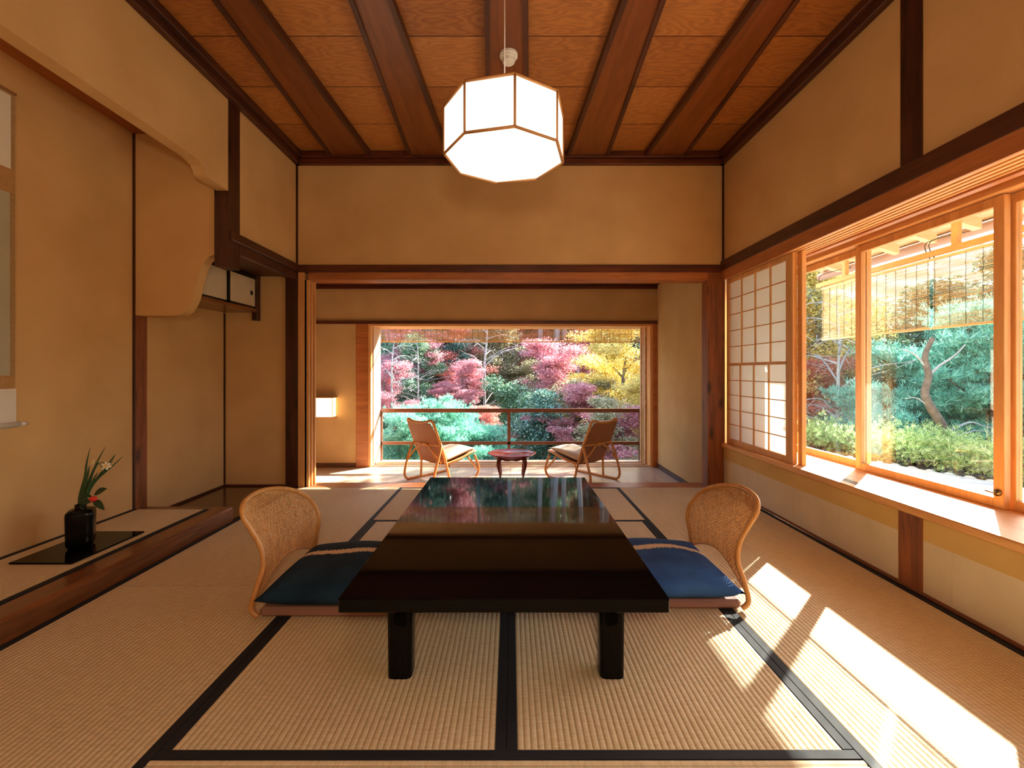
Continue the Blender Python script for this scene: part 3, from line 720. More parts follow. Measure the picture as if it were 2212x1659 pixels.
M['red_bud'] = simple('red_petal', (.75, .035, .02), .5); M['twig'] = simple('brown_twig', (.07, .04, .02), .7)
def blade(pts, w, dy):
    path = smooth_path([vp(px, py, dy * i) for i, (px, py) in enumerate(pts)], 5); m = MB(); n = len(path); P = []
    for i, p in enumerate(path):
        f = i / (n - 1); ww = w * (1 - f ** 2.5) * (.7 + .3 * min(1, f * 4)) + .0004; a = path[max(i - 1, 0)]; b = path[min(i + 1, n - 1)]
        tng = (b - a).normalized(); side = tng.cross(Vector((.25, -1, .1))).normalized()
        P.append([p - side * ww, p + Vector((0, .002, 0)), p + side * ww, p + Vector((0, -.0015, 0))])
    m.grid(P, True, True); return m
tb = empty('daffodil', vp(172, 1096), 'daffodils with white flowers and long narrow leaves in the black vase', 'flower')
for pts, w, dy in ([[(170, 1100), (172, 1070), (181, 1030), (183, 1000), (189, 968)], .008, .004], [[(172, 1100), (182, 1060), (193, 1020), (196, 1005)], .007, -.003],
                   [[(174, 1100), (184, 1055), (205, 1000), (222, 966)], .006, .006], [[(175, 1100), (190, 1060), (205, 1035), (216, 1018)], .007, -.004],
                   [[(176, 1100), (194, 1055), (222, 1015), (245, 983)], .007, .003], [[(176, 1100), (196, 1050), (232, 1012), (252, 980)], .006, -.002],
                   [[(177, 1100), (200, 1045), (238, 1008), (259, 987)], .005, .007]):
    blade(pts, w, dy).build('leaf', 'blade', tb)
m = MB(); m.tube(smooth_path([vp(175, 1100), vp(192, 1050), vp(208, 1008), vp(220, 999), vp(231, 1003)], 5), .002, 6); m.build('stem', 'blade', tb)
m = MB(); m.tube(smooth_path([vp(208, 1008), vp(213, 1000), vp(221, 1010)], 5), .0016, 6); m.tube(smooth_path([vp(208, 1008), vp(207, 1002), vp(205, 998)], 5), .0016, 6); m.build('stem', 'blade', tb)
def bloom(c, nrm, r):
    c = Vector(c); nrm = Vector(nrm).normalized(); u = nrm.orthogonal().normalized(); v = nrm.cross(u); m = MB()
    for k in range(6):
        a = k * PI / 3; d = u * math.cos(a) + v * math.sin(a); s = -u * math.sin(a) + v * math.cos(a)
        m.grid([[c, c, c], [c + d * r * .5 + s * r * .26 - nrm * .001, c + d * r * .5 + nrm * .003, c + d * r * .5 - s * r * .26], [c + d * r * .85 + s * r * .18, c + d * r * .85 - nrm * .002, c + d * r * .85 - s * r * .18], [c + d * r, c + d * r, c + d * r]], True)
    f = m.build('flower', 'petal', tb); q = MB()
    P = [[c + (u * math.cos(b) + v * math.sin(b)) * r * rr + nrm * h for b in [2 * PI * i / 12 for i in range(12)]] for rr, h in ((.12, 0), (.26, .004), (.32, .010))]
    q.grid(P, True, True); q.build('corona', 'corona', f)
bloom(vp(204, 997, -.01), (-.3, -1, .3), .021); bloom(vp(221, 1011, -.012), (-.2, -.8, -.5), .021); bloom(vp(235, 1005, -.014), (.5, -1, .1), .024)
tc_ = empty('camellia', vp(180, 1096), 'small camellia sprig with glossy leaves and one red bud in the vase', 'flower')
MB().tube(smooth_path([vp(176, 1100, -.02), vp(186, 1086, -.03), vp(200, 1078, -.03), vp(214, 1074, -.03)], 5), .0022, 6).build('twig', 'twig', tc_)
def cleaf(c, tip, w, dy=-.03):
    a, b = Vector(vp(*c, dy)), Vector(vp(*tip, dy - .012)); d = b - a; s = d.cross(Vector((0, -1, .35))).normalized(); m = MB(); P = []
    for i in range(9):
        f = i / 8; ww = w * math.sin(PI * f ** .8) ** .8 if 0 < f < 1 else 0; p = a + d * f + Vector((0, 0, .006 * math.sin(PI * f)))
        P.append([p + s * ww, p + Vector((0, .0025, -.002)), p - s * ww])
    m.grid(P, True); m.build('leaf', 'camleaf', tc_)
for c, tip, w in (((214, 1066), (246, 1051), .016), ((212, 1078), (241, 1097), .018), ((212, 1078), (188, 1086), .013), ((210, 1072), (194, 1064), .008), ((178, 1093), (200, 1114), .017)): cleaf(c, tip, w)
m = MB(); c0 = vp(218, 1073, -.045)
m.grid([[(c0[0] + .019 * math.sin(PI * i / 10) * math.cos(2 * PI * j / 14), c0[1] + .016 * math.sin(PI * i / 10) * math.sin(2 * PI * j / 14), c0[2] + .0145 * math.cos(PI * i / 10)) for j in range(14)] for i in range(11)], True, True)
m.build('red_bud', 'red_bud', tc_)

# ================================================================== VERANDA FURNITURE
def lounge(loc, rz, mir, label):
    t = empty('rattan_lounge_chair', loc, label, 'chair', 'rattan lounge chairs on the veranda', rz)
    X = lambda p: (p[0] * mir, p[1], p[2])
    def tb(name, pts, r, n=5, mat='rattan'): return MB().tube(smooth_path([X(p) for p in pts], n), r * 1.25, 8).build(name, mat, t, True)
    for s in (-1, 1):
        w = .245 * s
        tb('side_loop', [(w * .93, -.205, .415), (w, -.255, .30), (w, -.31, .13), (w, -.315, .06), (w, -.285, .018), (w, -.22, .013), (w, .20, .013), (w, .275, .02), (w, .31, .06), (w, .315, .12), (w * .95, .265, .255)], .011)
        tb('rear_leg', [(w * .84, -.125, .22), (w * .92, -.11, .12), (w, -.10, .02)], .010)
        tb('front_strut', [(w * .92, .17, .245), (w * .97, .25, .15), (w, .312, .085)], .009)
    # back frame: hoop
    hb = [(-.20, -.115, .20), (-.215, -.19, .38), (-.212, -.268, .57), (-.205, -.30, .655), (-.175, -.312, .668), (-.10, -.318, .650), (0, -.320, .645)]
    tb('back_hoop', hb + [(-p[0], p[1], p[2]) for p in hb[-2::-1]], .012)
    tb('back_rail', [(-.21, -.215, .41), (0, -.225, .405), (.21, -.215, .41)], .009)
    tb('arch_brace', [(-.235, -.285, .22), (-.15, -.25, .34), (-.04, -.235, .405), (.04, -.235, .405), (.13, -.23, .33), (.20, -.18, .22)], .008)
    MB().box(-.022, .022, -.245, -.222, .385, .425, .004).build('binding', 'rattan', t, True)
    tb('seat_frame', [(-.20, -.115, .205), (-.225, .05, .235), (-.225, .22, .285), (-.205, .30, .288), (-.15, .318, .286), (.15, .318, .286), (.205, .30, .288), (.225, .22, .285), (.225, .05, .235), (.20, -.115, .205)], .011)
    # cane surfaces
    def sheet(name, P, th):
        m = MB(); m.grid(P, True); m.grid([[(a, b, c + th) for a, b, c in r] for r in P], True)
        o = m.build(name, 'cane_weave', t, True); return o
    bp = []
    for i in range(11):
        f = i / 10; y = -.118 - .20 * f; z = .205 + .44 * f; ww = .198 + .012 * math.sin(PI * f); 
        if f == 1: ww = .19
        bp.append([(u * ww, y - .010 * (1 - u * u), z - (.0 if f < 1 else 0)) for u in [-1 + .2 * k for k in range(11)]])
    m = MB(); m.grid(bp, True); m.grid([[(a, b - .006, c) for a, b, c in r] for r in bp], True); m.build('cane_back', 'cane_weave', t, True)
    sp = [[(u * .215, -.115 + .42 * i / 8, .208 + .085 * (i / 8) - .012 * (1 - u * u)) for u in [-1 + .2 * k for k in range(11)]] for i in range(9)]
    sheet('cane_seat', sp, -.006)
    return t
def cane_weave():
    k = NT('cane_weave'); c = k.coord('Object', (1, 1, 1)); sx = k.n('ShaderNodeSeparateXYZ'); k.l(c, sx.inputs[0])
    def si(o, f, sgn=1):
        m_ = k.n('ShaderNodeMath', operation='MULTIPLY'); k.l(o, m_.inputs[0]); m_.inputs[1].default_value = f
        s = k.n('ShaderNodeMath', operation='SINE'); k.l(m_.outputs[0], s.inputs[0]); return s.outputs[0]
    mu = k.n('ShaderNodeMath', operation='MULTIPLY'); k.l(si(sx.outputs[0], 480), mu.inputs[0]); k.l(si(sx.outputs[2], 480), mu.inputs[1])
    k.l(k.ramp(mu.outputs[0], [(.0, (.36, .135, .040)), (.7, (.22, .08, .022))]), k.b.inputs['Base Color'])
    k.b.inputs['Roughness'].default_value = .5; k.bump(mu.outputs[0], .5, .002); return k.m
M['cane_weave'] = cane_weave()
TH = math.radians(41)
CL = (-.748, 4.963, VZ)
a = lounge(CL, -TH, 1, 'rattan lounge chair facing the garden, left of the small round table')
cushion(0, 0, 0, .40, .42, .07, 'cush', 'seat_cushion', 'pale beige seat cushion on the left lounge chair', 'cushion', group='lounge chair cushions')
b = lounge((-CL[0] + .032, CL[1], VZ), TH, -1, 'rattan lounge chair facing the garden, right of the small round table')
cushion(0, 0, 0, .40, .42, .07, 'cush', 'seat_cushion', 'pale beige seat cushion on the right lounge chair', 'cushion', group='lounge chair cushions')
for o, ch, s in ((bpy.data.objects['seat_cushion'], a, 1), (bpy.data.objects['seat_cushion.001'], b, -1)):
    me = o.data; base = o.location.copy()
    for v in me.vertices: v.co += base
    pitch = Matrix.Rotation(math.radians(10.5), 4, 'X')
    me.transform(pitch); o.location = ch.matrix_world @ Vector((0, 0, 0)) if False else Vector(ch.location) + Matrix.Rotation(ch.rotation_euler.z, 3, 'Z') @ Vector((0, .10, .255))
    o.rotation_euler = (0, 0, ch.rotation_euler.z)
TX, TY, TZ = .012, 4.85, VZ
t = empty('side_table', (TX, TY, TZ), 'small round dark red lacquer table with curved legs between the lounge chairs', 'table')
def lob(r0, z, n=96): return [(TX + r0 * (1 + .022 * math.cos(8 * a)) * math.cos(a), TY + r0 * (1 + .022 * math.cos(8 * a)) * math.sin(a), TZ + z) for a in [2 * PI * k / n for k in range(n)]]
m = MB(); P = [lob(.001, .296), lob(.232, .296), lob(.240, .302), lob(.252, .306), lob(.254, .300), lob(.240, .290), lob(.20, .284), lob(.001, .284)]
m.grid(P, True, True); m.build('table_top', 'lacq_red', t)
m = MB(); P = []
for rr in (.185, .175):
    P.append([(TX + rr * math.cos(a), TY + rr * math.sin(a), TZ + .286) for a in [2 * PI * k / 96 for k in range(96)]])
    P.append([(TX + rr * math.cos(a), TY + rr * math.sin(a), TZ + .255 - .008 * abs(math.sin(6 * a))) for a in [2 * PI * k / 96 for k in range(96)]])
m.grid([P[0], P[1], P[3], P[2]], True, True); m.build('apron', 'lacq_red', t)
for k in range(4):
    a = math.radians(49 + (0 if k in (0, 2) else -8) + 90 * k); d = Vector((math.cos(a), math.sin(a), 0)); o = Vector((TX, TY, TZ))
    pts = [o + d * .185 + Vector((0, 0, .285)), o + d * .205 + Vector((0, 0, .24)), o + d * .21 + Vector((0, 0, .20)), o + d * .19 + Vector((0, 0, .12)), o + d * .178 + Vector((0, 0, .05)), o + d * .20 + Vector((0, 0, .008))]
    MB().tube(smooth_path(pts, 6), [.026 - .0005 * i if i < 12 else max(.011, .021 - .0013 * (i - 12)) for i in range(31)], 12).build('leg', 'lacq_red', t)

# ================================================================== BALCONY RAILING
t = empty('balcony_railing', (0, YO + .02, VZ), 'brown balcony railing with two rails behind the lounge chairs', 'railing')
M['rail'] = wood('rail_wood', (.11, .035, .018), (.20, .07, .035), 'x', 5, .25)
MB().box(-1.75, 1.75, YO - .01, YO + .05, .505, .555, .006).build('top_rail', 'rail', t)
MB().box(-1.75, 1.75, YO + .0, YO + .04, .082, .122, .005).build('middle_rail', 'rail', t)
for x in (-1.705, -.022, 1.705): MB().box(x - .02, x + .02, YO + .0, YO + .038, VZ - .05, .505, .003).build('post', 'rail', t)

# ================================================================== REED BLINDS
M['reed'] = wood('reed', (.55, .30, .10), (.85, .58, .28), 'x', 8, .5)
M['reed2'] = wood('reed_y', (.62, .42, .20), (.92, .74, .46), 'y', 8, .5)
def blind(name, along, a0, a1, q, z0, z1, mat, label, seed, cords, pitch=.0072):
    rnd = random.Random(seed); t = empty(name, (((a0 + a1) / 2, q, z0) if along == 'x' else (q, (a0 + a1) / 2, z0)), label, 'blind', 'reed blinds')
    m = MB(); z = z0 + .012
    def bx(u0, u1, w, za, zb): m.box(*((u0, u1, q - w, q + w) if along == 'x' else (q - w, q + w, u0, u1)), za, zb)
    while z < z1 - .004:
        u = a0 + rnd.uniform(0, .02)
        while u < a1 - .02:
            L = rnd.uniform(.25, 1.1); e = min(u + L, a1 - rnd.uniform(0, .012)); zz = z + rnd.uniform(-.0008, .0008); h = rnd.choice((.0010, .0013, .0020))
            bx(u, e, .0012, zz - h, zz + h); u = e + rnd.uniform(0, .003)
        z += pitch
    m.build('reeds', mat, t)
    m = MB(); m.box(*((a0, a1, q - .006, q + .006) if along == 'x' else (q - .006, q + .006, a0, a1)), z0, z0 + .014); m.build('bottom_bar', mat, t)
    m = MB(); m.box(*((a0, a1, q - .007, q + .007) if along == 'x' else (q - .007, q + .007, a0, a1)), z1 - .014, z1 + .002); m.build('top_bar', mat, t)
    for i in range(cords):
        u = a0 + .02 + (a1 - a0 - .04) * i / (cords - 1); pts = []
        for k in range(13):
            w = .0016 * (-1) ** k; p = (u + w, q - .003, z0 + .005 + (z1 - z0) * k / 12) if along == 'x' else (q - .003, u + w, z0 + .005 + (z1 - z0) * k / 12); pts.append(p)
        MB().tube(pts, .0017, 4).build('cord', 'twine', t)
blind('reed_blind', 'x', -1.80, .86, YO + .10, 1.432, 1.70, 'reed', 'long reed blind half lowered outside the left of the veranda opening', 3, 34)
blind('reed_blind', 'x', .865, 1.95, YO + .10, 1.430, 1.70, 'reed', 'short reed blind outside the right end of the veranda opening', 4, 14)
BX = 2.84
blind('reed_blind', 'y', 3.065, 4.14, BX, 1.325, 1.80, 'reed2', 'reed blind outside the side window nearest the paper screens', 5, 13)
blind('reed_blind', 'y', 1.98, 3.055, BX, 1.325, 1.80, 'reed2', 'reed blind outside the middle of the side window', 6, 11)
blind('reed_blind', 'y', .90, 1.97, BX, 1.325, 1.80, 'reed2', 'reed blind outside the side window at the right edge of the photo', 7, 11)
# eave with rafters, gutter and blind rail
t = empty('roof_eave', (2.8, 3.0, 1.8), 'pale wooden roof eave with rafters outside the side window', 'eave')
EX, EZ = 3.16, 2.035
MB().add([(2.38, -1.2, EZ + .27), (EX + .14, -1.2, EZ + .035), (EX + .14, 4.75, EZ + .035), (2.38, 4.75, EZ + .27), (2.38, -1.2, EZ + .30), (EX + .14, -1.2, EZ + .065), (EX + .14, 4.75, EZ + .065), (2.38, 4.75, EZ + .30)],
         [(0, 1, 2, 3), (4, 7, 6, 5), (0, 4, 5, 1), (1, 5, 6, 2), (2, 6, 7, 3), (3, 7, 4, 0)]).build('soffit_boards', 'pale_y', t)
for i in range(17):
    y = 4.33 - .322 * i
    MB().add([(2.38, y, EZ + .20), (EX, y, EZ - .035), (EX, y + .055, EZ - .035), (2.38, y + .055, EZ + .20), (2.38, y, EZ + .272), (EX, y, EZ + .037), (EX, y + .055, EZ + .037), (2.38, y + .055, EZ + .272)],
             [(0, 1, 2, 3), (4, 7, 6, 5), (0, 4, 5, 1), (1, 5, 6, 2), (2, 6, 7, 3), (3, 7, 4, 0)]).build('rafter', 'pale_x', t)
M['gutter'] = simple('copper_gutter', (.42, .27, .24), .5)
MB().tube([(EX + .10, -1.2, EZ + .0), (EX + .10, 4.78, EZ + .0)], .038, 12).build('gutter', 'gutter', t)
MB().box(BX - .015, BX + .02, .6, 4.20, 1.815, 1.852, .002).build('blind_rail', 'cedar_y', t)
for y in (3.83, 2.87, 1.9, .95): MB().box(BX - .015, BX + .015, y, y + .04, 1.852, EZ + .13).build('hanger', 'cedar_z', t)
m = MB()
for y in (4.14, 3.07, 3.04, 2.0, 1.96, .93): m.tube(smooth_path([(BX, y, 1.80), (BX + .03, y + .06, 1.93), (EX + .02, y + .1, EZ - .02)], 4), .003, 5)
m.build('hanging_wire', 'twine', t)
# ================================================================== OUTSIDE GROUND
def g(x, y):
    dx, dy = max(x - 4.7, 0), max(y - 6.3, 0); d = math.hypot(dx, dy)
    back = dy / (dx + dy + 1e-6) if d > 0 else (1 if y > 6.3 else 0)
    D = 1.2 + 3.6 * back ** 1.5; s = min(1, d / 3.5); s = s * s * (3 - 2 * s)
    h = -.12 - D * s + (.06 + .56 * back) * max(d - 6.5, 0) + .25 * math.sin(.9 * x + .3) * math.sin(.7 * y) * min(1, d / 4)
    return h
P = [[(x, y, g(x, y)) for x in np.arange(-30, 46, 1.0)] for y in np.arange(-14, 56, 1.0)]
m = MB()
P = [[(x, y, (g(x, y) if (x > 4.6 or y > 6.2) else -1.3)) for x in np.arange(-30, 46, 1.0)] for y in np.arange(-14, 56, 1.0)]
m.grid(P, True); o = struct(m, 'ground', 'ground')
struct(MB().prism([(2.40, -4), (5.1, -4), (4.62, 4.3), (3.95, 6.15), (3.3, 7.2), (2.40, 7.2)], -.10, -.01, 'z'), 'floor_terrace', 'stone')
t = empty('stone_curb', (4.3, 5.2, -.02), 'rough stone curb along the edge of the sunlit terrace outside', 'curb')
m = MB(); rnd = random.Random(2)
pa = [(5.1, -2), (4.62, 4.3), (3.95, 6.15), (3.3, 7.2)]
for (ax_, ay), (bx_, by) in zip(pa, pa[1:]):
    L = math.hypot(bx_ - ax_, by - ay); n = max(1, int(L / .16))
    for i in range(n):
        f = (i + .5) / n; x, y = ax_ + (bx_ - ax_) * f, ay + (by - ay) * f; r = .10 + rnd.random() * .05; r *= .32
        m.grid([[(x + .05 + r * (1.1 if abs(math.cos(b)) > .6 else .9) * math.sin(PI * q / 6) * math.cos(b), y + 1.15 * r * math.sin(PI * q / 6) * math.sin(b), -.025 + .025 * math.cos(PI * q / 6)) for b in [2 * PI * j / 9 for j in range(9)]] for q in range(7)], True, True)
m.build('stones', 'stone', t)
# ================================================================== VEGETATION
def foliage(pads, n, size, seed, flat=.35, shape='leaf'):
    """pads: (x, y, z, r). n leaves per pad, each its own small blade."""
    R = np.random.RandomState(seed); vs = []; 
    tot = 0; C = []
    for (x, y, z, r) in pads:
        k = max(8, int(n * (r / .6) ** 1.6)); d = R.normal(size=(k, 3)); d /= np.linalg.norm(d, axis=1)[:, None]
        rad = r * R.uniform(.1, 1.25, k)[:, None] ** .6 * (1 + .25 * np.sin(5 * d[:, :1] + 3 * x) * np.sin(4 * d[:, 1:2] + y)); p = d * rad; p[:, 2] = p[:, 2] * flat
        C.append(p + np.array([x, y, z]))
    C = np.vstack(C); k = len(C); s = size * R.uniform(.6, 1.3, k)[:, None]
    if shape == 'needle':
        d = R.normal(size=(k, 3)); d[:, 2] = np.abs(d[:, 2]) + .35; d /= np.linalg.norm(d, axis=1)[:, None]
        out = []; 
        q = np.cross(d, R.normal(size=(k, 3))); q /= np.linalg.norm(q, axis=1)[:, None]; q2 = np.cross(d, q)
        T = []
        for j in range(6):
            aj = 2 * PI * j / 6; e = d + .55 * (q * math.cos(aj) + q2 * math.sin(aj)); e /= np.linalg.norm(e, axis=1)[:, None]
            sd = np.cross(e, d) ; sd /= (np.linalg.norm(sd, axis=1)[:, None] + 1e-9); wd = s * .055
            T.append(np.stack([C - sd * wd, C + sd * wd, C + e * s + sd * wd * .4, C + e * s - sd * wd * .4], 1))
        V = np.concatenate(T, 0).reshape(-1, 3)
    else:
        a = R.normal(size=(k, 3)); a[:, 2] *= .5; a /= np.linalg.norm(a, axis=1)[:, None]
        nrm = R.normal(size=(k, 3)); nrm[:, 2] += 1.0; b = np.cross(nrm, a); b /= np.linalg.norm(b, axis=1)[:, None]
        V = np.stack([C - a * s, C - b * s * .55, C + a * s, C + b * s * .55], 1).reshape(-1, 3)
    return V
def leafmesh(name, V, mat):
    nq = len(V) // 4; me = bpy.data.meshes.new(name); me.vertices.add(len(V)); me.vertices.foreach_set('co', V.astype(np.float32).ravel())
    me.loops.add(nq * 4); me.loops.foreach_set('vertex_index', np.arange(nq * 4, dtype=np.int32)); me.polygons.add(nq)
    me.polygons.foreach_set('loop_start', np.arange(0, nq * 4, 4, dtype=np.int32)); me.polygons.foreach_set('loop_total', np.full(nq, 4, dtype=np.int32))
    me.update(calc_edges=True); me.materials.append(M[mat]); return me
def limbs(h, crown, seed, spread, base_r, nb=9, lean=0.15):
    R = random.Random(seed); m = MB(); tr = [(0, 0, -.5)]; x = y = 0
    for i in range(1, 7): x += R.uniform(-lean, lean); y += R.uniform(-lean, lean); tr.append((x, y, h * i / 6))
    path = smooth_path(tr, 4); m.tube(path, [base_r * (1 - .85 * i / (len(path) - 1)) + .01 for i in range(len(path))], 8)
    pads = []
    for i in range(nb):
        f = crown + (1 - crown) * (i + .5) / nb; b = path[int(f * (len(path) - 1))]; a = R.uniform(0, 2 * PI) + i * 2.4; L = spread * (1.1 - .65 * (f - crown) / (1 - crown)) * R.uniform(.7, 1.1)
        e = b + Vector((math.cos(a) * L, math.sin(a) * L, L * R.uniform(.05, .45)))
        mid = b.lerp(e, .5) + Vector((R.uniform(-.1, .1), R.uniform(-.1, .1), .12 * L)); pp = smooth_path([b, mid, e], 4)
        m.tube(pp, [base_r * .42 * (1 - .8 * k / 8) for k in range(9)], 6)
        for k in range(7):
            c = b.lerp(e, .3 + .13 * k) + Vector((R.uniform(-.5, .5) * L * .6, R.uniform(-.5, .5) * L * .6, R.uniform(-.25, .35)))
            m.tube([pp[min(8, 2 + k)], c], [base_r * .14, .006], 4); pads.append((c.x, c.y, c.z, R.uniform(.22, .46) * spread * .6))
    top = path[-1]; pads.append((top.x, top.y, top.z, spread * .4)); return m, pads
KINDS = {}
def kind(key, h, crown, spread, r, nb, leafn, size, mat, bark, seed, flat=.35, shape='leaf', names=('crown', 'trunk')):
    m, pads = limbs(h, crown, seed, spread, r, nb); tr = m.build(names[1], bark, None, True)
    cr = bpy.data.objects.new(names[0], leafmesh(names[0], foliage(pads, leafn, size, seed, flat, shape), mat)) if leafn else None
    tmesh = tr.data; bpy.data.objects.remove(tr); KINDS[key] = (tmesh, cr.data if cr else None)
    if cr: bpy.data.objects.remove(cr)
def plant(key, name, x, y, z, sc, rz, label, group=None, cat='tree', mat=None):
    t = empty(name, (x, y, z), label, cat, group, rz); t.scale = (sc, sc, sc); tm, cm = KINDS[key]
    for nm, me in (('trunk', tm), ('crown', cm)):
        if me: o = bpy.data.objects.new(nm, me); COL.objects.link(o); o.parent = t
    return t
kind('pink', 5.0, .30, 2.3, .10, 14, 520, .046, 'leaf_pink', 'bark', 11, .42)
kind('red', 5.0, .30, 2.2, .10, 14, 520, .046, 'leaf_red', 'bark', 12, .42)
kind('yel', 5.5, .22, 2.3, .10, 14, 560, .044, 'leaf_yel', 'bark', 13, .45)
kind('grn', 6.0, .15, 2.2, .12, 14, 480, .055, 'leaf_grn', 'bark', 14, .55)
kind('olv', 6.0, .15, 2.2, .12, 13, 450, .052, 'leaf_olv', 'bark', 15, .5)
kind('dark', 5.0, .12, 2.0, .10, 13, 560, .05, 'leaf_dark', 'bark', 16, .6)
kind('pine', 4.0, .35, 1.9, .13, 15, 230, .12, 'needle', 'bark_b', 17, .35, 'needle')
kind('bare', 6.0, .3, 2.4, .07, 16, 0, .05, 'leaf_red', 'bark_p', 18)
kind('tall', 15.0, .55, 1.6, .15, 10, 90, .06, 'leaf_grn', 'bark_p', 19, .5)
def at(px, y, dz=0): return (px - CX) * y / F
LAB = dict(pink='pink-leaved maple', red='red-leaved maple', yel='golden yellow maple', grn='leafy green tree', olv='olive brown tree', dark='dark evergreen tree', pine='blue-green pine', bare='bare pale-branched tree', tall='tall straight pale-trunked cedar')
NAME = dict(pink='maple_tree', red='maple_tree', yel='maple_tree', grn='broadleaf_tree', olv='broadleaf_tree', dark='evergreen_tree', pine='pine_tree', bare='bare_tree', tall='cedar_tree')
def forest(lst):
    for key, px, py, Y, sc, rz, where in lst:
        sc *= 1.22
        # the crown centre stands on the ray through (px, py) at depth Y
        hh = {'pink': 3.6, 'red': 3.6, 'yel': 3.6, 'grn': 3.7, 'olv': 3.7, 'dark': 3.2, 'pine': 3.0, 'bare': 4.2, 'tall': 9}[key] * sc
        x = (px - CX) * Y / F; zc = EYE + (CY - py) * Y / F
        plant(key, NAME[key], x, Y, zc - hh, sc, rz, LAB[key] + ' ' + where, 'trees on the hillside beyond the house')
forest([
    ('pine', 952, 945, 8.4, .44, .4, 'with a rounded top, just beyond the veranda railing at left'),
    ('pine', 868, 965, 7.9, .45, 2.0, 'low beside the left end of the railing'),
    ('pine', 1040, 985, 9.0, .42, 4.1, 'behind the small round table'),
    ('pink', 1190, 805, 15.0, .52, .3, 'in the centre of the garden view'),
    ('pink', 1240, 900, 11.5, .40, 2.2, 'behind the top rail, right of centre'),
    ('red', 1060, 925, 11.0, .24, .9, 'low behind the centre railing post'),
    ('pink', 1345, 960, 9.5, .38, 3.3, 'low behind the right lounge chair'),
    ('yel', 1350, 820, 12.5, .62, 1.0, 'filling the right side of the veranda view'),
    ('yel', 1290, 850, 14.0, .45, 4.0, 'left of the larger golden one'),
    ('olv', 1240, 950, 12.5, .50, 5.0, 'behind the middle rail at right'),
    ('dark', 1180, 985, 11.5, .55, 1.1, 'low behind the right lounge chair seat'),
    ('grn', 1130, 950, 13.0, .50, .2, 'below the centre of the garden view'),
    ('pink', 880, 770, 15.0, .50, 1.3, 'at the upper left of the garden view'),
    ('red', 960, 760, 16.5, .62, 4.4, 'left of centre under the long blind'),
    ('pink', 1000, 830, 13.5, .34, 2.9, 'just above the rounded pine'),
    ('pink', 830, 850, 12.0, .40, 3.7, 'behind the left window jamb'),
    ('grn', 905, 830, 14.2, .42, 2.0, 'between the left maples'),
    ('bare', 850, 830, 11.5, .45, 1.0, 'at the left edge of the garden view'),
    ('bare', 1040, 770, 14.0, .55, 2.4, 'in the upper middle of the garden view'),
    ('olv', 1075, 790, 16.5, .55, 1.7, 'in the middle distance'),
    ('grn', 1010, 800, 20.0, .80, 3.0, 'in the shaded middle distance'),
    ('red', 1270, 760, 20.0, .80, .6, 'high among the pale trunks'),
    ('red', 1120, 740, 22.0, .85, 2.6, 'high in the centre distance'),
    ('grn', 1220, 800, 23.0, .95, 1.6, 'among the pale trunks'),
    ('pink', 1360, 740, 19.0, .70, 5.2, 'at the top right of the garden view'),
    ('dark', 940, 700, 24.0, 1.1, .5, 'in the far left distance'),
    ('dark', 1080, 690, 26.0, 1.2, 1.5, 'in the far centre'),
    ('grn', 1180, 640, 28.0, 1.3, 2.5, 'high on the far slope at centre'),
    ('olv', 1300, 660, 27.0, 1.2, 3.5, 'high on the far slope at right'),
    ('red', 860, 650, 25.0, 1.1, 4.5, 'high on the far slope at left'),
    ('pink', 1010, 600, 27.0, 1.2, 5.5, 'high on the far slope left of centre'),
    ('red', 1330, 560, 26.0, 1.1, .8, 'highest on the far slope at right'),
    ('dark', 960, 755, 15.8, .40, 1.2, 'dark patch between the upper left maples'),
    ('olv', 1110, 745, 17.0, .50, 2.2, 'just under the blind near its middle'),
    ('yel', 1385, 900, 10.5, .36, 1.9, 'low at the right end of the railing'),
    ('olv', 1300, 985, 9.0, .34, .9, 'low under the middle rail at right'),
    ('bare', 900, 800, 12.5, .36, 4.0, 'in front of the upper left maples'),
    ('dark', 1420, 800, 18.0, .9, .8, 'hidden partly by the right window jamb'),
    ('dark', 780, 800, 18.0, .9, 2.8, 'hidden partly by the left window jamb'),
])
for i, (px, Y) in enumerate(((1165, 21), (1207, 19.5), (1222, 22), (1247, 20), (1290, 19), (1312, 22), (1196, 25), (1345, 24), (1100, 24), (1030, 25), (1268, 26))):
    where = ['left of the centre pink crown', 'above the centre railing post', 'close behind the centre pair', 'above the right rail', 'beside the golden maple', 'behind the golden maple', 'in the far centre', 'at the far right', 'near the middle of the hill', 'left of the middle of the hill', 'far back at right'][i]
    x = (px - CX) * Y / F
    plant('tall', 'cedar_tree', x, Y, g(x, Y) - .5, .9 + .05 * (i % 3), i * 1.3, LAB['tall'] + ' ' + where, 'trees on the hillside beyond the house')
plant('red', 'maple_tree', 6.9, 12.8, -.2, 1.05, 1.0, 'tall red-leaved maple hidden behind the paper screens, casting dappled shade', 'trees on the hillside beyond the house')
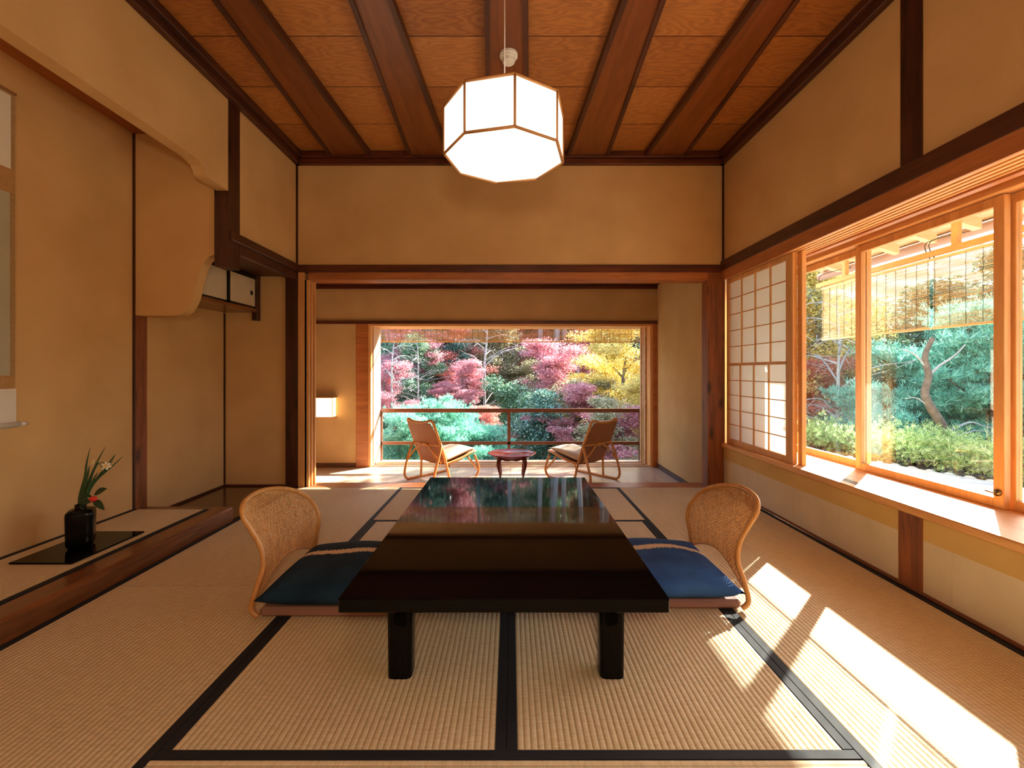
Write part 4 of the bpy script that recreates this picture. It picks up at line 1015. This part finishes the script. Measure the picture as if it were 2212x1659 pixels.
# side garden (right window)
forest([
    ('pine', 2085, 800, 6.8, .68, 1.2, 'filling the middle of the side window'),
    ('pine', 2150, 860, 6.2, .45, 3.9, 'low in the side window beside its latch post'),
    ('yel', 1775, 730, 9.5, .55, .6, 'seen past the end of the side blind'),
    ('olv', 1740, 640, 10.5, .65, 3.6, 'high beside the paper screens'),
    ('red', 1745, 880, 9.0, .42, 2.6, 'low beside the paper screens'),
    ('bare', 1800, 790, 7.6, .50, 3.0, 'between the first two window posts'),
    ('dark', 1800, 870, 10.5, .70, 1.4, 'behind the first pane of the side window'),
    ('dark', 1990, 860, 9.0, .75, 4.0, 'in the middle of the side garden'),
    ('dark', 2120, 900, 8.8, .75, 5.0, 'low at the right of the side garden'),
    ('grn', 1920, 880, 11.0, .70, 5.8, 'behind the side blind'),
    ('grn', 2100, 850, 10.5, .70, 2.9, 'behind the side blind at right'),
    ('dark', 2230, 790, 8.5, .75, 2.1, 'at the right edge of the photo'),
    ('dark', 1860, 860, 13.0, .80, .9, 'far behind the side window'),
    ('grn', 1680, 760, 13.0, .8, .1, 'behind the paper screens'),
])
# crooked trunk close to the side window
t = empty('pine_tree', (5.1, 5.3, -.3), 'crooked grey pine trunk with bare low branches behind the shrubs, in the side window', 'tree')
def sp(px, py, y=5.3): return ((px - CX) * y / F, y, EYE + (CY - py) * y / F)
m = MB(); pp = smooth_path([sp(2062, 1050), sp(2048, 985), sp(2040, 930), sp(2012, 882), sp(1998, 850), sp(2006, 812), sp(1998, 770), sp(2015, 730)], 5)
m.tube(pp, [.062 - .0011 * i for i in range(len(pp))], 8); m.build('trunk', 'bark_b', t)
for q, rr in (([sp(2040, 938), sp(2070, 922), sp(2098, 912), sp(2130, 922), sp(2185, 932)], .016), ([sp(2042, 945), sp(2080, 938), sp(2115, 930), sp(2190, 946)], .013),
              ([sp(2006, 812), sp(2030, 790), sp(2060, 770), sp(2085, 745)], .016), ([sp(1998, 790), sp(1975, 765), sp(1940, 752)], .013), ([sp(2012, 882), sp(1980, 860), sp(1955, 862)], .010)):
    m = MB(); p2 = smooth_path(q, 5); m.tube(p2, [rr * (1 - .65 * i / (len(p2) - 1)) for i in range(len(p2))], 6); m.build('branch', 'bark_p', t)
# low sunlit hedge
def shrub(x, y, z, r, seed, label):
    t = empty('hedge_shrub', (x, y, z), label, 'shrub', 'low clipped shrubs along the terrace')
    R = np.random.RandomState(seed); pads = [(R.uniform(-.5, .5) * r, R.uniform(-.5, .5) * r, r * .35 + R.uniform(-.1, .1), r * .6) for _ in range(9)]
    o = bpy.data.objects.new('leaves', leafmesh('leaves', foliage(pads, 330, .055, seed, .55, 'needle' ), 'leaf_hedge')); COL.objects.link(o); o.parent = t
    m = MB(); q = random.Random(seed)
    for i in range(9):
        a = q.uniform(0, 2 * PI); m.tube([(0, 0, -.15), (.25 * r * math.cos(a), .25 * r * math.sin(a), r * .15), (.6 * r * math.cos(a), .6 * r * math.sin(a), r * .4)], [.015, .010, .005], 5)
    m.build('stems', 'bark', t, True)
wh = ['at the near end of the row', 'second from the near end of the row', 'third from the near end of the row', 'in the middle of the row by the side window', 'fifth from the near end of the row', 'toward the far end of the row', 'at the far end of the row behind the window post']
for i in range(7):
    f = i / 6; x = 5.45 - 1.0 * f; y = 3.2 + 3.3 * f
    shrub(x, y, -.02, .52, 30 + i, 'low yellow-green shrub ' + wh[i])
